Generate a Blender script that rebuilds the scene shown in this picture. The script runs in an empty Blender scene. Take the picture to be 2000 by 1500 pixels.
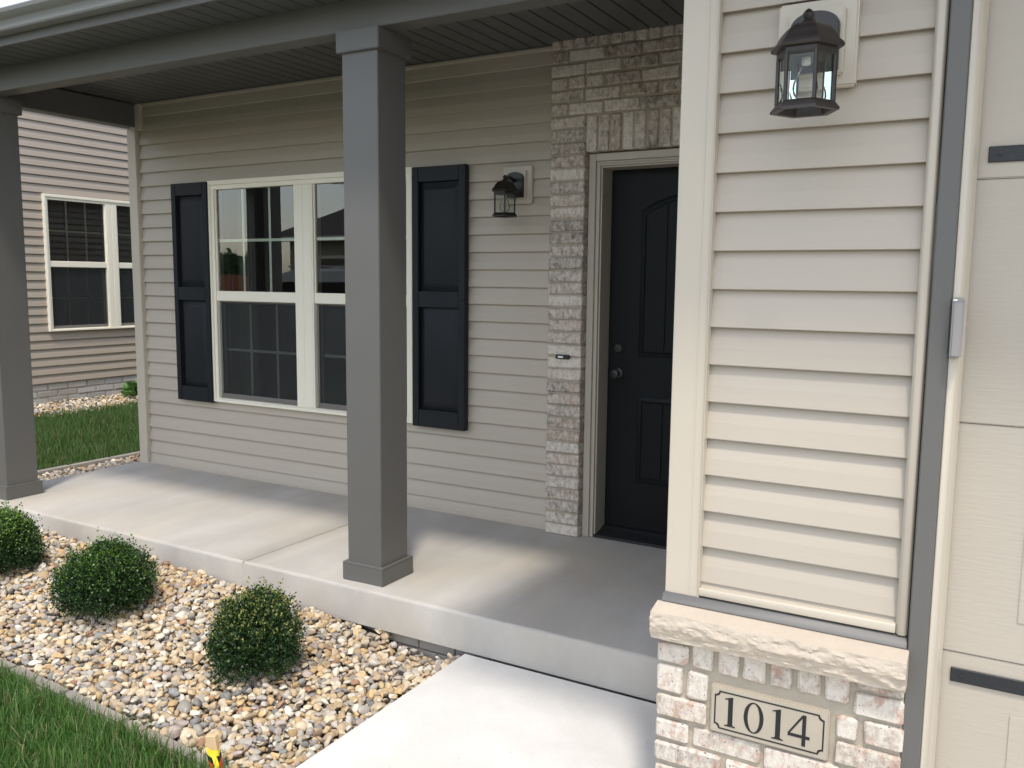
import bpy, bmesh, math, random
import numpy as np
from mathutils import Vector, Matrix, noise
rng = np.random.default_rng(7); random.seed(7)
S = bpy.context.scene
COL = S.collection

# ------------------------------------------------------------------ camera
cam = bpy.data.cameras.new('camera'); cam.sensor_width = 36; cam.lens = 36 * 1.6915 / 2
cam.clip_start = 0.05; cam.clip_end = 1000
co = bpy.data.objects.new('camera', cam); COL.objects.link(co); S.camera = co
yaw, pit, rol = 0.5195, -0.1190, 0.0101
fw = Vector((-math.sin(yaw)*math.cos(pit), math.cos(yaw)*math.cos(pit), math.sin(pit)))
r0 = Vector((math.cos(yaw), math.sin(yaw), 0)); u0 = r0.cross(fw)
rr = math.cos(rol)*r0 + math.sin(rol)*u0; uu = -math.sin(rol)*r0 + math.cos(rol)*u0
co.matrix_world = Matrix(((rr.x, uu.x, -fw.x, 1.8552), (rr.y, uu.y, -fw.y, -4.3791), (rr.z, uu.z, -fw.z, 1.4435), (0, 0, 0, 1)))

# ------------------------------------------------------------------ sky, sun, exposure
SUN_EL = math.radians(63.6); SUN_AZ = math.radians(150.3)      # azimuth clockwise from +Y
W = bpy.data.worlds.new('World'); S.world = W; W.use_nodes = True
nt = W.node_tree; bg = nt.nodes['Background']
sk = nt.nodes.new('ShaderNodeTexSky'); sk.sky_type = 'NISHITA'; sk.sun_disc = False
sk.sun_elevation = SUN_EL; sk.sun_rotation = SUN_AZ; sk.dust_density = 1.0; sk.air_density = 1.0; sk.ozone_density = 1.0
hs = nt.nodes.new('ShaderNodeHueSaturation'); hs.inputs['Saturation'].default_value = 0.64      # thin bright haze over the whole sky
nt.links.new(sk.outputs[0], hs.inputs['Color']); nt.links.new(hs.outputs[0], bg.inputs[0]); bg.inputs[1].default_value = 0.15
sl = bpy.data.lights.new('sun', 'SUN'); sl.energy = 1.05; sl.angle = math.radians(5.5); sl.color = (1, 0.965, 0.91)
so = bpy.data.objects.new('sun', sl); COL.objects.link(so)
sd = Vector((math.sin(SUN_AZ)*math.cos(SUN_EL), math.cos(SUN_AZ)*math.cos(SUN_EL), math.sin(SUN_EL)))
so.rotation_euler = sd.to_track_quat('Z', 'Y').to_euler(); so.location = sd * 30
S.view_settings.view_transform = 'Standard'; S.view_settings.look = 'None'; S.view_settings.exposure = 1.38; S.view_settings.gamma = 1
S.view_settings.use_white_balance = True; S.view_settings.white_balance_temperature = 7000; S.view_settings.white_balance_tint = 10
S.render.engine = 'CYCLES'; S.cycles.use_denoising = True
S.cycles.max_bounces = 10; S.cycles.diffuse_bounces = 5; S.cycles.transparent_max_bounces = 16; S.cycles.sample_clamp_indirect = 6

# ------------------------------------------------------------------ materials
def srgb(r, g, b):
    return tuple(((c/255)/12.92 if c/255 <= .04045 else ((c/255+.055)/1.055)**2.4) for c in (r, g, b))
class NB:
    def __init__(s, name):
        s.m = bpy.data.materials.new(name); s.m.use_nodes = True; s.t = s.m.node_tree
        s.b = s.t.nodes['Principled BSDF']; s.out = s.t.nodes['Material Output']; s._p = None
    def n(s, typ, **kw):
        o = s.t.nodes.new(typ)
        for k, v in kw.items():
            if k.startswith('i_'): o.inputs[int(k[2:]) if k[2:].isdigit() else k[2:].replace('_', ' ')].default_value = v
            else: setattr(o, k, v)
        return o
    def l(s, a, b): s.t.links.new(a, b)
    def pos(s, scale=(1, 1, 1)):
        g = s.n('ShaderNodeNewGeometry'); mp = s.n('ShaderNodeMapping'); mp.inputs['Scale'].default_value = scale
        s.l(g.outputs['Position'], mp.inputs['Vector']); return mp.outputs[0]
    def noise(s, scale, detail=4, rough=.55, st=(1, 1, 1), dist=0):
        o = s.n('ShaderNodeTexNoise'); o.inputs['Scale'].default_value = scale; o.inputs['Detail'].default_value = detail
        o.inputs['Roughness'].default_value = rough; o.inputs['Distortion'].default_value = dist
        s.l(s.pos(st), o.inputs['Vector']); return o.outputs['Fac']
    def ramp(s, fac, stops):
        o = s.n('ShaderNodeValToRGB'); e = o.color_ramp.elements
        while len(e) < len(stops): e.new(.5)
        for el, (p, c) in zip(e, stops):
            el.position = p; el.color = (*c, 1) if len(c) == 3 else c
        s.l(fac, o.inputs[0]); return o.outputs[0]
    def mix(s, fac, a, b, blend='MIX'):
        o = s.n('ShaderNodeMix', data_type='RGBA', blend_type=blend)
        for sock, v in ((o.inputs[0], fac), (o.inputs[6], a), (o.inputs[7], b)):
            if isinstance(v, (int, float)): sock.default_value = v
            elif isinstance(v, tuple): sock.default_value = (*v, 1) if len(v) == 3 else v
            else: s.l(v, sock)
        return o.outputs[2]
    def bump(s, h, strength=.3, dist=.002, prev=None):
        o = s.n('ShaderNodeBump'); o.inputs['Strength'].default_value = strength; o.inputs['Distance'].default_value = dist
        s.l(h, o.inputs['Height'])
        if prev is not None: s.l(prev, o.inputs['Normal'])
        s._p = o.outputs[0]; return o.outputs[0]
    def done(s, col, rough=.5, nrm=None, spec=.5):
        for sock, v in ((s.b.inputs['Base Color'], col), (s.b.inputs['Roughness'], rough)):
            if isinstance(v, (int, float)): sock.default_value = v
            elif isinstance(v, tuple): sock.default_value = (*v, 1)
            else: s.l(v, sock)
        s.b.inputs['Specular IOR Level'].default_value = spec
        if nrm is not None: s.l(nrm, s.b.inputs['Normal'])
        return s.m
def sc(c, k): return tuple(min(1, x*k) for x in c)
G3 = lambda v: (v, v, v)

def plain(name, c, rough=.45, var=.08, vs=3, bump=.05, bs=90, st=(1, 1, 1), spec=.5):
    n = NB(name); f = n.noise(vs, 5, .6)
    col = n.mix(f, sc(c, 1-var), sc(c, 1+var))
    return n.done(col, rough, n.bump(n.noise(bs, 3, .5, st), bump, .003), spec)
def siding_mat(name, c, grain, gb=.28, gd=.0014, gs=60):
    n = NB(name); f = n.noise(2.2, 5, .6); f2 = n.noise(30, 3, .5, grain)
    col = n.mix(f, sc(c, .94), sc(c, 1.05)); col = n.mix(f2, sc(c, .97), col); 
    oi = n.n('ShaderNodeObjectInfo'); hv = n.n('ShaderNodeHueSaturation'); mr = n.n('ShaderNodeMapRange', i_3=.965, i_4=1.03)
    n.l(oi.outputs['Random'], mr.inputs[0]); n.l(mr.outputs[0], hv.inputs['Value']); n.l(col, hv.inputs['Color'])
    b1 = n.bump(n.noise(gs, 4, .6, grain), gb, gd); b2 = n.bump(n.noise(3.0, 2, .5), .35, .008, b1)
    return n.done(hv.outputs[0], .46, b2, .35)
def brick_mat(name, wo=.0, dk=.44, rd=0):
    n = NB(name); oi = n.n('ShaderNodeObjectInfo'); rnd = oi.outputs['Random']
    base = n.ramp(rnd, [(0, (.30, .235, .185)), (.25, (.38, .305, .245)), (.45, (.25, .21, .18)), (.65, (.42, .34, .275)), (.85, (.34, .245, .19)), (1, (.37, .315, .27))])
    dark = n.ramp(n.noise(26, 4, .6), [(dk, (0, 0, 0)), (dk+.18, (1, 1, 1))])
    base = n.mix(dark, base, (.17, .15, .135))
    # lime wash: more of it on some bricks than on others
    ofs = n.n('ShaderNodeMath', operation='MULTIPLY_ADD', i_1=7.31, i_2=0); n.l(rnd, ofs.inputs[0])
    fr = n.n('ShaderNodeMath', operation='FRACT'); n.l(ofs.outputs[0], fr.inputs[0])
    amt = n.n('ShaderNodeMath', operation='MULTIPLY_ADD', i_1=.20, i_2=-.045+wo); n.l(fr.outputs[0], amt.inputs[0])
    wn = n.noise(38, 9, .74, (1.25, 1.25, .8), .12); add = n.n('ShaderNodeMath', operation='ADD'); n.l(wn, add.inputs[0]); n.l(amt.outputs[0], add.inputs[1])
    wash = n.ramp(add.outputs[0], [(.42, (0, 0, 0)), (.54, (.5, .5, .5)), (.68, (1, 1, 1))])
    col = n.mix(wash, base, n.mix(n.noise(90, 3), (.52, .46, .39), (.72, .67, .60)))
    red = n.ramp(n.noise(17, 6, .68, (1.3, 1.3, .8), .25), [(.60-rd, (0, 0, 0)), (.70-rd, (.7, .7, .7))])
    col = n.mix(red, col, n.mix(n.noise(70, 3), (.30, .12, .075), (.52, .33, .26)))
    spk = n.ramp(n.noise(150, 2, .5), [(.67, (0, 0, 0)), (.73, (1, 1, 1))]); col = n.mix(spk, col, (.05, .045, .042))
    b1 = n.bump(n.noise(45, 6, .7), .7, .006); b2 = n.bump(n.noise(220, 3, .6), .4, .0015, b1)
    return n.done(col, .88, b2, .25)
def concrete_mat(name, c, stain=.25, streak=(1, 1, 1)):
    n = NB(name)
    f = n.noise(1.3, 6, .62, streak); f2 = n.noise(9, 5, .6); f3 = n.noise(240, 2, .6)
    col = n.mix(n.ramp(f, [(.34, G3(0)), (.68, G3(1))]), sc(c, 1-stain), sc(c, 1.10))
    col = n.mix(n.ramp(f2, [(.3, G3(0)), (.7, G3(1))]), n.mix(.5, col, sc(c, .86)), col)
    warm = n.ramp(n.noise(.9, 3, .5, (1.5, 1, 1)), [(.45, G3(0)), (.70, G3(.65))]); col = n.mix(warm, col, (c[0]*.93, c[1]*.84, c[2]*.71))
    col = n.mix(n.ramp(f3, [(.35, G3(.20)), (.6, G3(0))]), col, sc(c, .6))
    v = n.n('ShaderNodeTexVoronoi'); v.inputs['Scale'].default_value = 13; n.l(n.pos(), v.inputs['Vector'])
    pit = n.ramp(v.outputs['Distance'], [(.018, G3(.75)), (.045, G3(0))]); col = n.mix(pit, col, sc(c, .32))
    b1 = n.bump(f3, .35, .0015); b2 = n.bump(n.noise(40, 4, .6), .22, .003, b1)
    return n.done(col, .85, b2, .3)
def attr_mat(name, attr, rough=.7, bump=.3, bs=120, trans=0.0, var=.15, spec=.4):
    n = NB(name); a = n.n('ShaderNodeAttribute', attribute_name=attr)
    col = n.mix(n.noise(bs*.45, 4, .6), n.mix(1.0, a.outputs['Color'], G3(1-var), 'MULTIPLY'), n.mix(1.0, a.outputs['Color'], G3(1+var), 'MULTIPLY'))
    m = n.done(col, rough, n.bump(n.noise(bs, 3, .6), bump, .002) if bump else None, spec)
    if trans:
        tr = n.n('ShaderNodeBsdfTranslucent'); n.l(col, tr.inputs[0]); mx = n.n('ShaderNodeMixShader', i_0=trans)
        n.l(n.b.outputs[0], mx.inputs[1]); n.l(tr.outputs[0], mx.inputs[2]); n.l(mx.outputs[0], n.out.inputs[0])
    return m
def glass_mat(name, ior=1.75, tint=(.86, .90, .88)):
    n = NB(name); tr = n.n('ShaderNodeBsdfTransparent'); tr.inputs[0].default_value = (*tint, 1)
    gl = n.n('ShaderNodeBsdfGlossy', i_Roughness=.0); gl.inputs[0].default_value = (1, 1, 1, 1)
    fr = n.n('ShaderNodeFresnel', i_IOR=ior); mx = n.n('ShaderNodeMixShader')
    bb = n.bump(n.noise(1.1, 2, .4), .03, .02); n.l(bb, gl.inputs['Normal'])
    n.l(fr.outputs[0], mx.inputs[0]); n.l(tr.outputs[0], mx.inputs[1]); n.l(gl.outputs[0], mx.inputs[2]); n.l(mx.outputs[0], n.out.inputs[0])
    return n.m
def clear_mat(name, tint=(.95, .97, .96)):
    n = NB(name); tr = n.n('ShaderNodeBsdfTransparent'); tr.inputs[0].default_value = (*tint, 1); n.l(tr.outputs[0], n.out.inputs[0]); return n.m
def screen_mat(name):
    n = NB(name); tr = n.n('ShaderNodeBsdfTransparent'); mx = n.n('ShaderNodeMixShader', i_0=.36)
    n.done((.030, .032, .034), .6); n.l(tr.outputs[0], mx.inputs[1]); n.l(n.b.outputs[0], mx.inputs[2]); n.l(mx.outputs[0], n.out.inputs[0]); return n.m
def shingle_mat(name, c):
    n = NB(name); br = n.n('ShaderNodeTexBrick', i_Scale=3.2); br.inputs['Color1'].default_value = (*sc(c, .8), 1); br.inputs['Color2'].default_value = (*sc(c, 1.25), 1)
    br.inputs['Mortar'].default_value = (*sc(c, .4), 1); n.l(n.pos(), br.inputs['Vector']); col = n.mix(n.noise(60, 3), n.mix(.4, br.outputs[0], sc(c, .7)), br.outputs[0])
    return n.done(col, .95, n.bump(n.noise(150, 2), .4, .003), .2)
SID = (.455, .402, .334)
M = dict(
    siding=siding_mat('vinyl_siding_beige', SID, (.12, 1, 3.2)), siding_y=siding_mat('vinyl_siding_beige_side', SID, (1, .12, 3.2)),
    nsiding=siding_mat('vinyl_siding_taupe', (.370, .312, .258), (1, .12, 3.2)),
    trim=plain('vinyl_trim_cream', (.515, .458, .375), .4, .04, 2, .04, 160, (1, 1, .08)),
    cream=plain('window_vinyl_cream', (.80, .755, .635), .38, .03, 3, .02, 120),
    gray=plain('grey_painted_trim', (.116, .112, .105), .48, .07, 2.5, .10, 140, (1, 1, .15)),
    ceil=plain('grey_vinyl_soffit', (.078, .080, .081), .42, .06, 2.5, .05, 160, (1, .1, 1)),
    gutter=plain('grey_aluminium_gutter', (.23, .23, .228), .33, .05, 2, .03, 60),
    flash=plain('grey_aluminium_flashing', (.13, .127, .122), .5, .05, 6, .04, 60),
    navy=plain('dark_navy_shutter', (.0098, .0118, .0152), .50, .18, 14, .18, 160, (1, 1, .12), .28),
    door=plain('black_door_paint', (.0060, .0075, .0085), .44, .15, 9, .15, 140, (1, 1, .12), .16),
    thresh=plain('dark_threshold', (.016, .016, .017), .5, .3, 20, .3, 120),
    bronze=plain('oil_rubbed_bronze', (.018, .013, .011), .42, .5, 40, .25, 150, spec=.6),
    blackm=plain('black_iron', (.013, .015, .018), .5, .2, 30, .3, 150),
    knob=plain('dark_knob_metal', (.012, .0125, .014), .42, .2, 30, .05, 100),
    brick=brick_mat('limewashed_brick', .012, .46), bricklit=brick_mat('sunlit_limewashed_brick', .10, .55, .075),  # pier copy of the brick: sunlight painted in as whiter wash, plus redder patches
    mortar=plain('mortar', (.40, .355, .285), .95, .18, 25, .6, 260, spec=.2),
    lime=plain('limestone', (.50, .43, .35), .85, .10, 12, .7, 130, spec=.25),
    plaque=plain('plaque_stone', (.40, .35, .28), .75, .10, 10, .2, 200, (.3, 1, 1.5), .3),
    ink=plain('black_engraved_paint', (.008, .008, .010), .6, .2, 30, .05, 60),
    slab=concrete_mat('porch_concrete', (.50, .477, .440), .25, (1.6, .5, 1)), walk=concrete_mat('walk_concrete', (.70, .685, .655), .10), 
    drive=concrete_mat('drive_concrete', (.50, .49, .47), .14), edging=concrete_mat('edging_concrete', (.33, .30, .265), .3),
    found=concrete_mat('foundation_concrete', (.42, .40, .375), .2),
    stone=attr_mat('river_stone', 'col', .68, .45, 110, 0, .22), leaf=attr_mat('boxwood_leaf', 'col', .42, 0, 60, .22, .12, .5), grass=attr_mat('grass_blade', 'col', .5, 0, 40, .35, .12, .35),
    soil=plain('soil', (.075, .058, .042), .95, .4, 12, .8, 90, spec=.1), turf=plain('turf_base', (.035, .055, .018), .95, .5, 14, .9, 60, spec=.1),
    lawnfar=plain('lawn_far', (.060, .105, .030), .95, .45, 9, .9, 40, spec=.1),
    glass=glass_mat('window_glass', 1.98, (.95, .97, .96)), clear=clear_mat('glass_back_face'), screen=screen_mat('insect_screen'), lampglass=glass_mat('lantern_glass', 1.45, (.95, .96, .95)),
    grille=plain('grille_bar', (.85, .87, .74), .4, .03), scrframe=plain('screen_frame_grey', (.16, .15, .135), .4, .05),
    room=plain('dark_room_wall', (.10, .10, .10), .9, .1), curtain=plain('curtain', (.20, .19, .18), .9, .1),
    wood=plain('stake_wood', (.60, .42, .24), .8, .2, 20, .4, 90, (1, 1, .1)), bark=plain('stem_bark', (.12, .09, .06), .9, .3, 30, .6, 90),
    yellow=plain('yellow_tape', (.85, .72, .06), .4, .05), red=plain('red_tape', (.80, .09, .03), .4, .05),
    gdoor=siding_mat('garage_door_steel', (.445, .398, .333), (.16, 1, 1.7), .28, .003, 95), doortrim=plain('door_casing_khaki', (.42, .382, .315), .4, .04, 2, .04, 160, (1, 1, .08)),
    plastic=plain('grey_plastic', (.27, .255, .25), .4, .04), white=plain('white_plastic', (.75, .75, .72), .35, .03),
    shingle=shingle_mat('roof_shingle', (.085, .080, .076)), asphalt=plain('asphalt', (.055, .055, .055), .9, .2, 6, .6, 200),
    carwhite=plain('white_car_paint', (.72, .73, .74), .18, .02), carglass=plain('car_glass', (.012, .013, .014), .05, .1), tyre=plain('tyre_rubber', (.015, .015, .015), .8, .2), chrome=plain('car_metal', (.4, .4, .4), .25, .05), lampred=plain('tail_lamp', (.35, .02, .02), .2, .05),
    orange=plain('orange_fence', (.42, .13, .06), .7, .2), bulb=glass_mat('bulb_glass', 1.16, (.98, .98, .97)), socket=plain('bulb_socket', (.62, .60, .55), .4, .05),
    pole=plain('utility_pole_wood', (.12, .09, .065), .9, .3, 9))

# ------------------------------------------------------------------ geometry helpers
class MB:
    def __init__(s): s.v = []; s.f = []; s.mi = []
    def add(s, vs, fs, m=0):
        k = len(s.v); s.v += [tuple(p) for p in vs]; s.f += [tuple(i+k for i in q) for q in fs]; s.mi += [m]*len(fs); return s
    def box(s, x0, x1, y0, y1, z0, z1, m=0):
        return s.add([(x, y, z) for x in (x0, x1) for y in (y0, y1) for z in (z0, z1)],
                     [(0, 1, 3, 2), (4, 6, 7, 5), (0, 4, 5, 1), (2, 3, 7, 6), (0, 2, 6, 4), (1, 5, 7, 3)], m)
    def prism(s, prof, a, b, fn, m=0, caps=True):          # prof: 2-D loop, fn(s, p, q) -> xyz
        n = len(prof); vs = [fn(a, p, q) for p, q in prof] + [fn(b, p, q) for p, q in prof]
        fs = [(i, (i+1) % n, n+(i+1) % n, n+i) for i in range(n)]
        if caps: fs += [tuple(range(n)), tuple(range(2*n-1, n-1, -1))]
        return s.add(vs, fs, m)
    def tube(s, pts, rad, n=10, m=0, caps=True):
        pts = [Vector(p) for p in pts]; rad = rad if isinstance(rad, (list, tuple)) else [rad]*len(pts); vs = []; fs = []
        for i, p in enumerate(pts):
            d = (pts[min(i+1, len(pts)-1)] - pts[max(i-1, 0)]).normalized(); a = d.orthogonal().normalized() if abs(d.z) < .95 else Vector((1, 0, 0)); a = (a - d*a.dot(d)).normalized(); b = d.cross(a)
            vs += [p + rad[i]*(math.cos(t)*a + math.sin(t)*b) for t in (2*math.pi*j/n for j in range(n))]
        for i in range(len(pts)-1): fs += [(i*n+j, i*n+(j+1) % n, (i+1)*n+(j+1) % n, (i+1)*n+j) for j in range(n)]
        if caps: fs += [tuple(range(n-1, -1, -1)), tuple((len(pts)-1)*n+j for j in range(n))]
        return s.add(vs, fs, m)
    def lathe(s, prof, c, n=16, axis='z', ph=0, m=0):      # prof (r, h)
        vs = []; fs = []
        for r, h in prof:
            for j in range(n):
                t = 2*math.pi*j/n + ph; a, b = r*math.cos(t), r*math.sin(t)
                vs.append((c[0]+a, c[1]+b, c[2]+h) if axis == 'z' else (c[0]+a, c[1]-h, c[2]+b))
        for i in range(len(prof)-1): fs += [(i*n+j, i*n+(j+1) % n, (i+1)*n+(j+1) % n, (i+1)*n+j) for j in range(n)]
        fs += [tuple(range(n-1, -1, -1)), tuple((len(prof)-1)*n+j for j in range(n))]
        return s.add(vs, fs, m)
    def mesh(s, name, mats, bevel=0, seg=1, smooth=False, angle=35):
        me = bpy.data.meshes.new(name); me.from_pydata(s.v, [], s.f); me.update()
        bm = bmesh.new(); bm.from_mesh(me)
        for f, k in zip(bm.faces, s.mi): f.material_index = k
        bmesh.ops.recalc_face_normals(bm, faces=bm.faces[:])
        if bevel: bmesh.ops.bevel(bm, geom=bm.edges[:], offset=bevel, segments=seg, affect='EDGES', clamp_overlap=True)
        bm.to_mesh(me); bm.free()
        for k in (mats if isinstance(mats, (list, tuple)) else [mats]): me.materials.append(M[k])
        if smooth or bevel:
            me.shade_smooth()
            me.set_sharp_from_angle(angle=math.radians(angle))
        return me
    def build(s, name, mats, parent=None, **kw):
        return place(name, s.mesh(name, mats, **kw), parent)
def place(name, me, parent=None, loc=(0, 0, 0), rot=None):
    o = bpy.data.objects.new(name, me); COL.objects.link(o); o.location = loc
    if rot: o.rotation_euler = rot
    if parent is not None: o.parent = parent
    return o
def empty(name, loc=(0, 0, 0), parent=None):
    o = bpy.data.objects.new(name, None); COL.objects.link(o); o.location = loc; o.empty_display_size = .1
    if parent is not None: o.parent = parent
    return o
def tag(o, label=None, cat=None, group=None, kind=None):
    for k, v in (('label', label), ('category', cat), ('group', group), ('kind', kind)):
        if v: o[k] = v
    return o
FRONT = lambda y0: (lambda s, d, z: (s, y0-d, z))           # a wall facing -Y
EAST = lambda x0: (lambda s, d, z: (x0+d, s, z))            # a wall facing +X
WEST = lambda x0: (lambda s, d, z: (x0-d, s, z))            # a wall facing -X
EX = .1016
def lap(top=EX):
    k = min(1, top/EX)
    return [(0.0, .0022), (-.0008, .0), (-.0050, -.0003), (-.0046, .014), (-.0230, .014), (-.0230, top+.012), (-.0212, top+.012), (-.0205*k, top), (-.0066*k, top*.45)]
_lapc = {}
def board(wall, a, b, z, fn, mat, top=EX, tag_=''):
    key = (round(a, 4), round(b, 4), round(top, 4), mat, tag_)
    if key not in _lapc:
        _lapc[key] = MB().prism(lap(top), a, b, fn).mesh('siding_board', mat)
    return place('siding_board', _lapc[key], wall, (0, 0, z))

# ------------------------------------------------------------------ ground and paving
def smooth(t): t = min(1, max(0, t)); return t*t*(3-2*t)
def interp(x, xs, ys): return float(np.interp(x, xs, ys))
def gz(x, y):                                               # surface of the gravel bed in front of the porch
    a = interp(x, [-3.2, -2.17, -1.67, -1.17, -.82, -.5, -.25], [-.112, -.112, -.122, -.148, -.163, -.20, -.205])
    return a + (-.200-a)*smooth((-1.40-y)/.9) - .055*smooth((x+.62)/.15)*smooth((-.16-x)/.06)*smooth((y+1.56)/.16)
def sz(x, y=0):                                             # ground rises toward the neighbouring house
    return interp(x, [-8.1, -7.4, -5.2, -4.0], [-.055, -.125, -.23, -.15 if y < 0 else -.17])
g = MB().add([(-150, -150, -.31), (150, -150, -.31), (150, 150, -.31), (-150, 150, -.31)], [(0, 1, 2, 3)])
tag(g.build('ground', 'lawnfar'), 'grassy ground spreading around the house', 'ground', kind='structure')
def sheet(name, x0, x1, y0, y1, nx, ny, fz, mat):
    m = MB(); xs = np.linspace(x0, x1, nx+1); ys = np.linspace(y0, y1, ny+1)
    m.add([(x, y, fz(x, y)) for y in ys for x in xs], [(j*(nx+1)+i, j*(nx+1)+i+1, (j+1)*(nx+1)+i+1, (j+1)*(nx+1)+i) for j in range(ny) for i in range(nx)])
    return m.build(name, mat, smooth=True)
EY = lambda x: -2.36 - .063*(x+1.6)                          # line of the edging in front of the bed
sl_ = tag(sheet('side_lawn', -7.9, -5.12, -2.6, 9, 14, 30, lambda x, y: sz(x)-.03, 'turf'), 'turf of the side yard between the two houses', 'lawn', kind='structure')
fl_ = tag(sheet('front_lawn', -5.2, -.12, -6.6, -2.42, 16, 14, lambda x, y: -.245, 'turf'), 'turf of the front yard below the gravel bed', 'lawn', kind='structure')
# porch floor: two slabs with a tooled joint between them
pf = tag(empty('porch_floor', (-1.5, -.66, 0)), 'pale concrete porch floor with a tooled joint', 'porch floor', kind='structure')
def slab(x0, x1):
    y0, y1, z0, r = -1.325, .02, -.174, .016
    prof = [(y0, z0), (y0, -r)] + [(y0+r-r*math.cos(t), -r+r*math.sin(t)) for t in (math.radians(q) for q in (22, 45, 67))] + [(y0+r, 0), (y1, 0), (y1, z0)]
    nseg = max(2, int((x1-x0)/.06)); m = MB(); n = len(prof); vs = []; fs = []
    for i in range(nseg+1):
        x = x0+(x1-x0)*i/nseg
        e = .006 if i in (0, nseg) else 0
        for k, (y, z) in enumerate(prof):
            w = .0022*noise.noise((x*6, k*.7, 3)) if 0 < k < 6 else 0
            vs.append((x+1.5, y+w+.66, z+(w if k > 1 and k < 6 else 0) - (e if k in (5, 6) else 0)))
    for i in range(nseg): fs += [(i*n+k, i*n+(k+1) % n, (i+1)*n+(k+1) % n, (i+1)*n+k) for k in range(n)]
    fs += [tuple(range(n)), tuple(range((nseg+1)*n-1, nseg*n-1, -1))]
    m.add(vs, fs); o = m.build('slab_section', 'slab', pf, smooth=True, angle=40); return o
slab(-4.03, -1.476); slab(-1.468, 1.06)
MB().box(.022, .034, -.6650, .66, -.172, -.012).build('joint_filler', 'slab', pf)
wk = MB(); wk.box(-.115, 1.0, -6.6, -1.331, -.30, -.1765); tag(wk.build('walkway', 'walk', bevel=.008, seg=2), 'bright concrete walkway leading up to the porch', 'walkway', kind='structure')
dr = MB(); dr.box(1.008, 7.6, -7.4, -1.9, -.33, -.212); tag(dr.build('driveway', 'drive', bevel=.006), 'concrete driveway in front of the garage', 'driveway', kind='structure')
st_ = MB(); st_.box(-80, 80, -15.2, -7.5, -.40, -.30); tag(st_.build('street', 'asphalt'), 'asphalt street in front of the houses', 'street', kind='structure')

# ------------------------------------------------------------------ river stones
PAL = [((228, 208, 176), 24), ((210, 182, 140), 16), ((200, 194, 186), 15), ((236, 228, 212), 12), ((132, 135, 138), 7), ((214, 176, 122), 8), ((166, 120, 88), 3), ((184, 168, 162), 6), ((158, 152, 145), 8), ((190, 164, 132), 9)]
pc = np.array([srgb(*[c[i]*.76+(200, 186, 164)[i]*.24 for i in range(3)]) for c, w in PAL]); pw = np.array([w for c, w in PAL], float); pw /= pw.sum()
def stone_bases(k=16):
    out = []
    for i in range(k):
        bm = bmesh.new(); bmesh.ops.create_icosphere(bm, subdivisions=2, radius=1); v = np.array([q.co[:] for q in bm.verts]); f = np.array([[q.index for q in t.verts] for t in bm.faces]); bm.free()
        for _ in range(8):
            nn = rng.normal(size=3); nn /= np.linalg.norm(nn); d = rng.uniform(.42, .82); e = np.maximum(0, v@nn - d); v = v - e[:, None]*nn*.92
        v *= np.array([1, rng.uniform(.66, .95), rng.uniform(.42, .68)]); v += rng.normal(size=v.shape)*.012
        out.append((v, f))
    return out
BASES = stone_bases()
def rotm(a, b, c):
    ca, sa, cb, sb, cc, s_ = np.cos(a), np.sin(a), np.cos(b), np.sin(b), np.cos(c), np.sin(c)
    return np.array([[ca, -sa, 0], [sa, ca, 0], [0, 0, 1]]) @ np.array([[1, 0, 0], [0, cb, -sb], [0, sb, cb]]) @ np.array([[cc, 0, s_], [0, 1, 0], [-s_, 0, cc]])
def raw_mesh(name, v, f, mat, col=None, smooth=True):
    me = bpy.data.meshes.new(name); nv, nf = len(v), len(f); k = f.shape[1]
    me.vertices.add(nv); me.vertices.foreach_set('co', np.asarray(v, np.float32).ravel())
    me.loops.add(nf*k); me.loops.foreach_set('vertex_index', f.astype(np.int32).ravel())
    me.polygons.add(nf); me.polygons.foreach_set('loop_start', np.arange(0, nf*k, k, dtype=np.int32)); me.polygons.foreach_set('loop_total', np.full(nf, k, np.int32))
    me.update(calc_edges=True)
    if col is not None:
        at = me.attributes.new('col', 'FLOAT_COLOR', 'POINT'); c4 = np.ones((nv, 4), np.float32); c4[:, :3] = col; at.data.foreach_set('color', c4.ravel())
    me.materials.append(M[mat])
    if smooth:
        me.shade_smooth()
        if mat == 'stone': me.set_sharp_from_angle(angle=math.radians(38))
    return me
camp = np.array([1.8552, -4.3791, 1.4435])
def scatter(x0, x1, y0, y1, fz, inside, sp, rmin, rmax, layers):
    L = []
    for dz, s in layers:
        xs = np.arange(x0, x1, s); ys = np.arange(y0, y1, s*.9)
        for j, y in enumerate(ys):
            for x in xs:
                px = x + (s/2 if j % 2 else 0) + rng.uniform(-.38, .38)*s; py = y + rng.uniform(-.38, .38)*s
                if not inside(px, py): continue
                r = rmin + (rmax-rmin)*rng.beta(1.5, 4.2)
                if rng.random() < .03: r *= 1.4
                L.append((px, py, fz(px, py)+dz+rng.uniform(-.006, .008)+.010*noise.noise((px*3, py*3, 1)), r))
    return L
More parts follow.
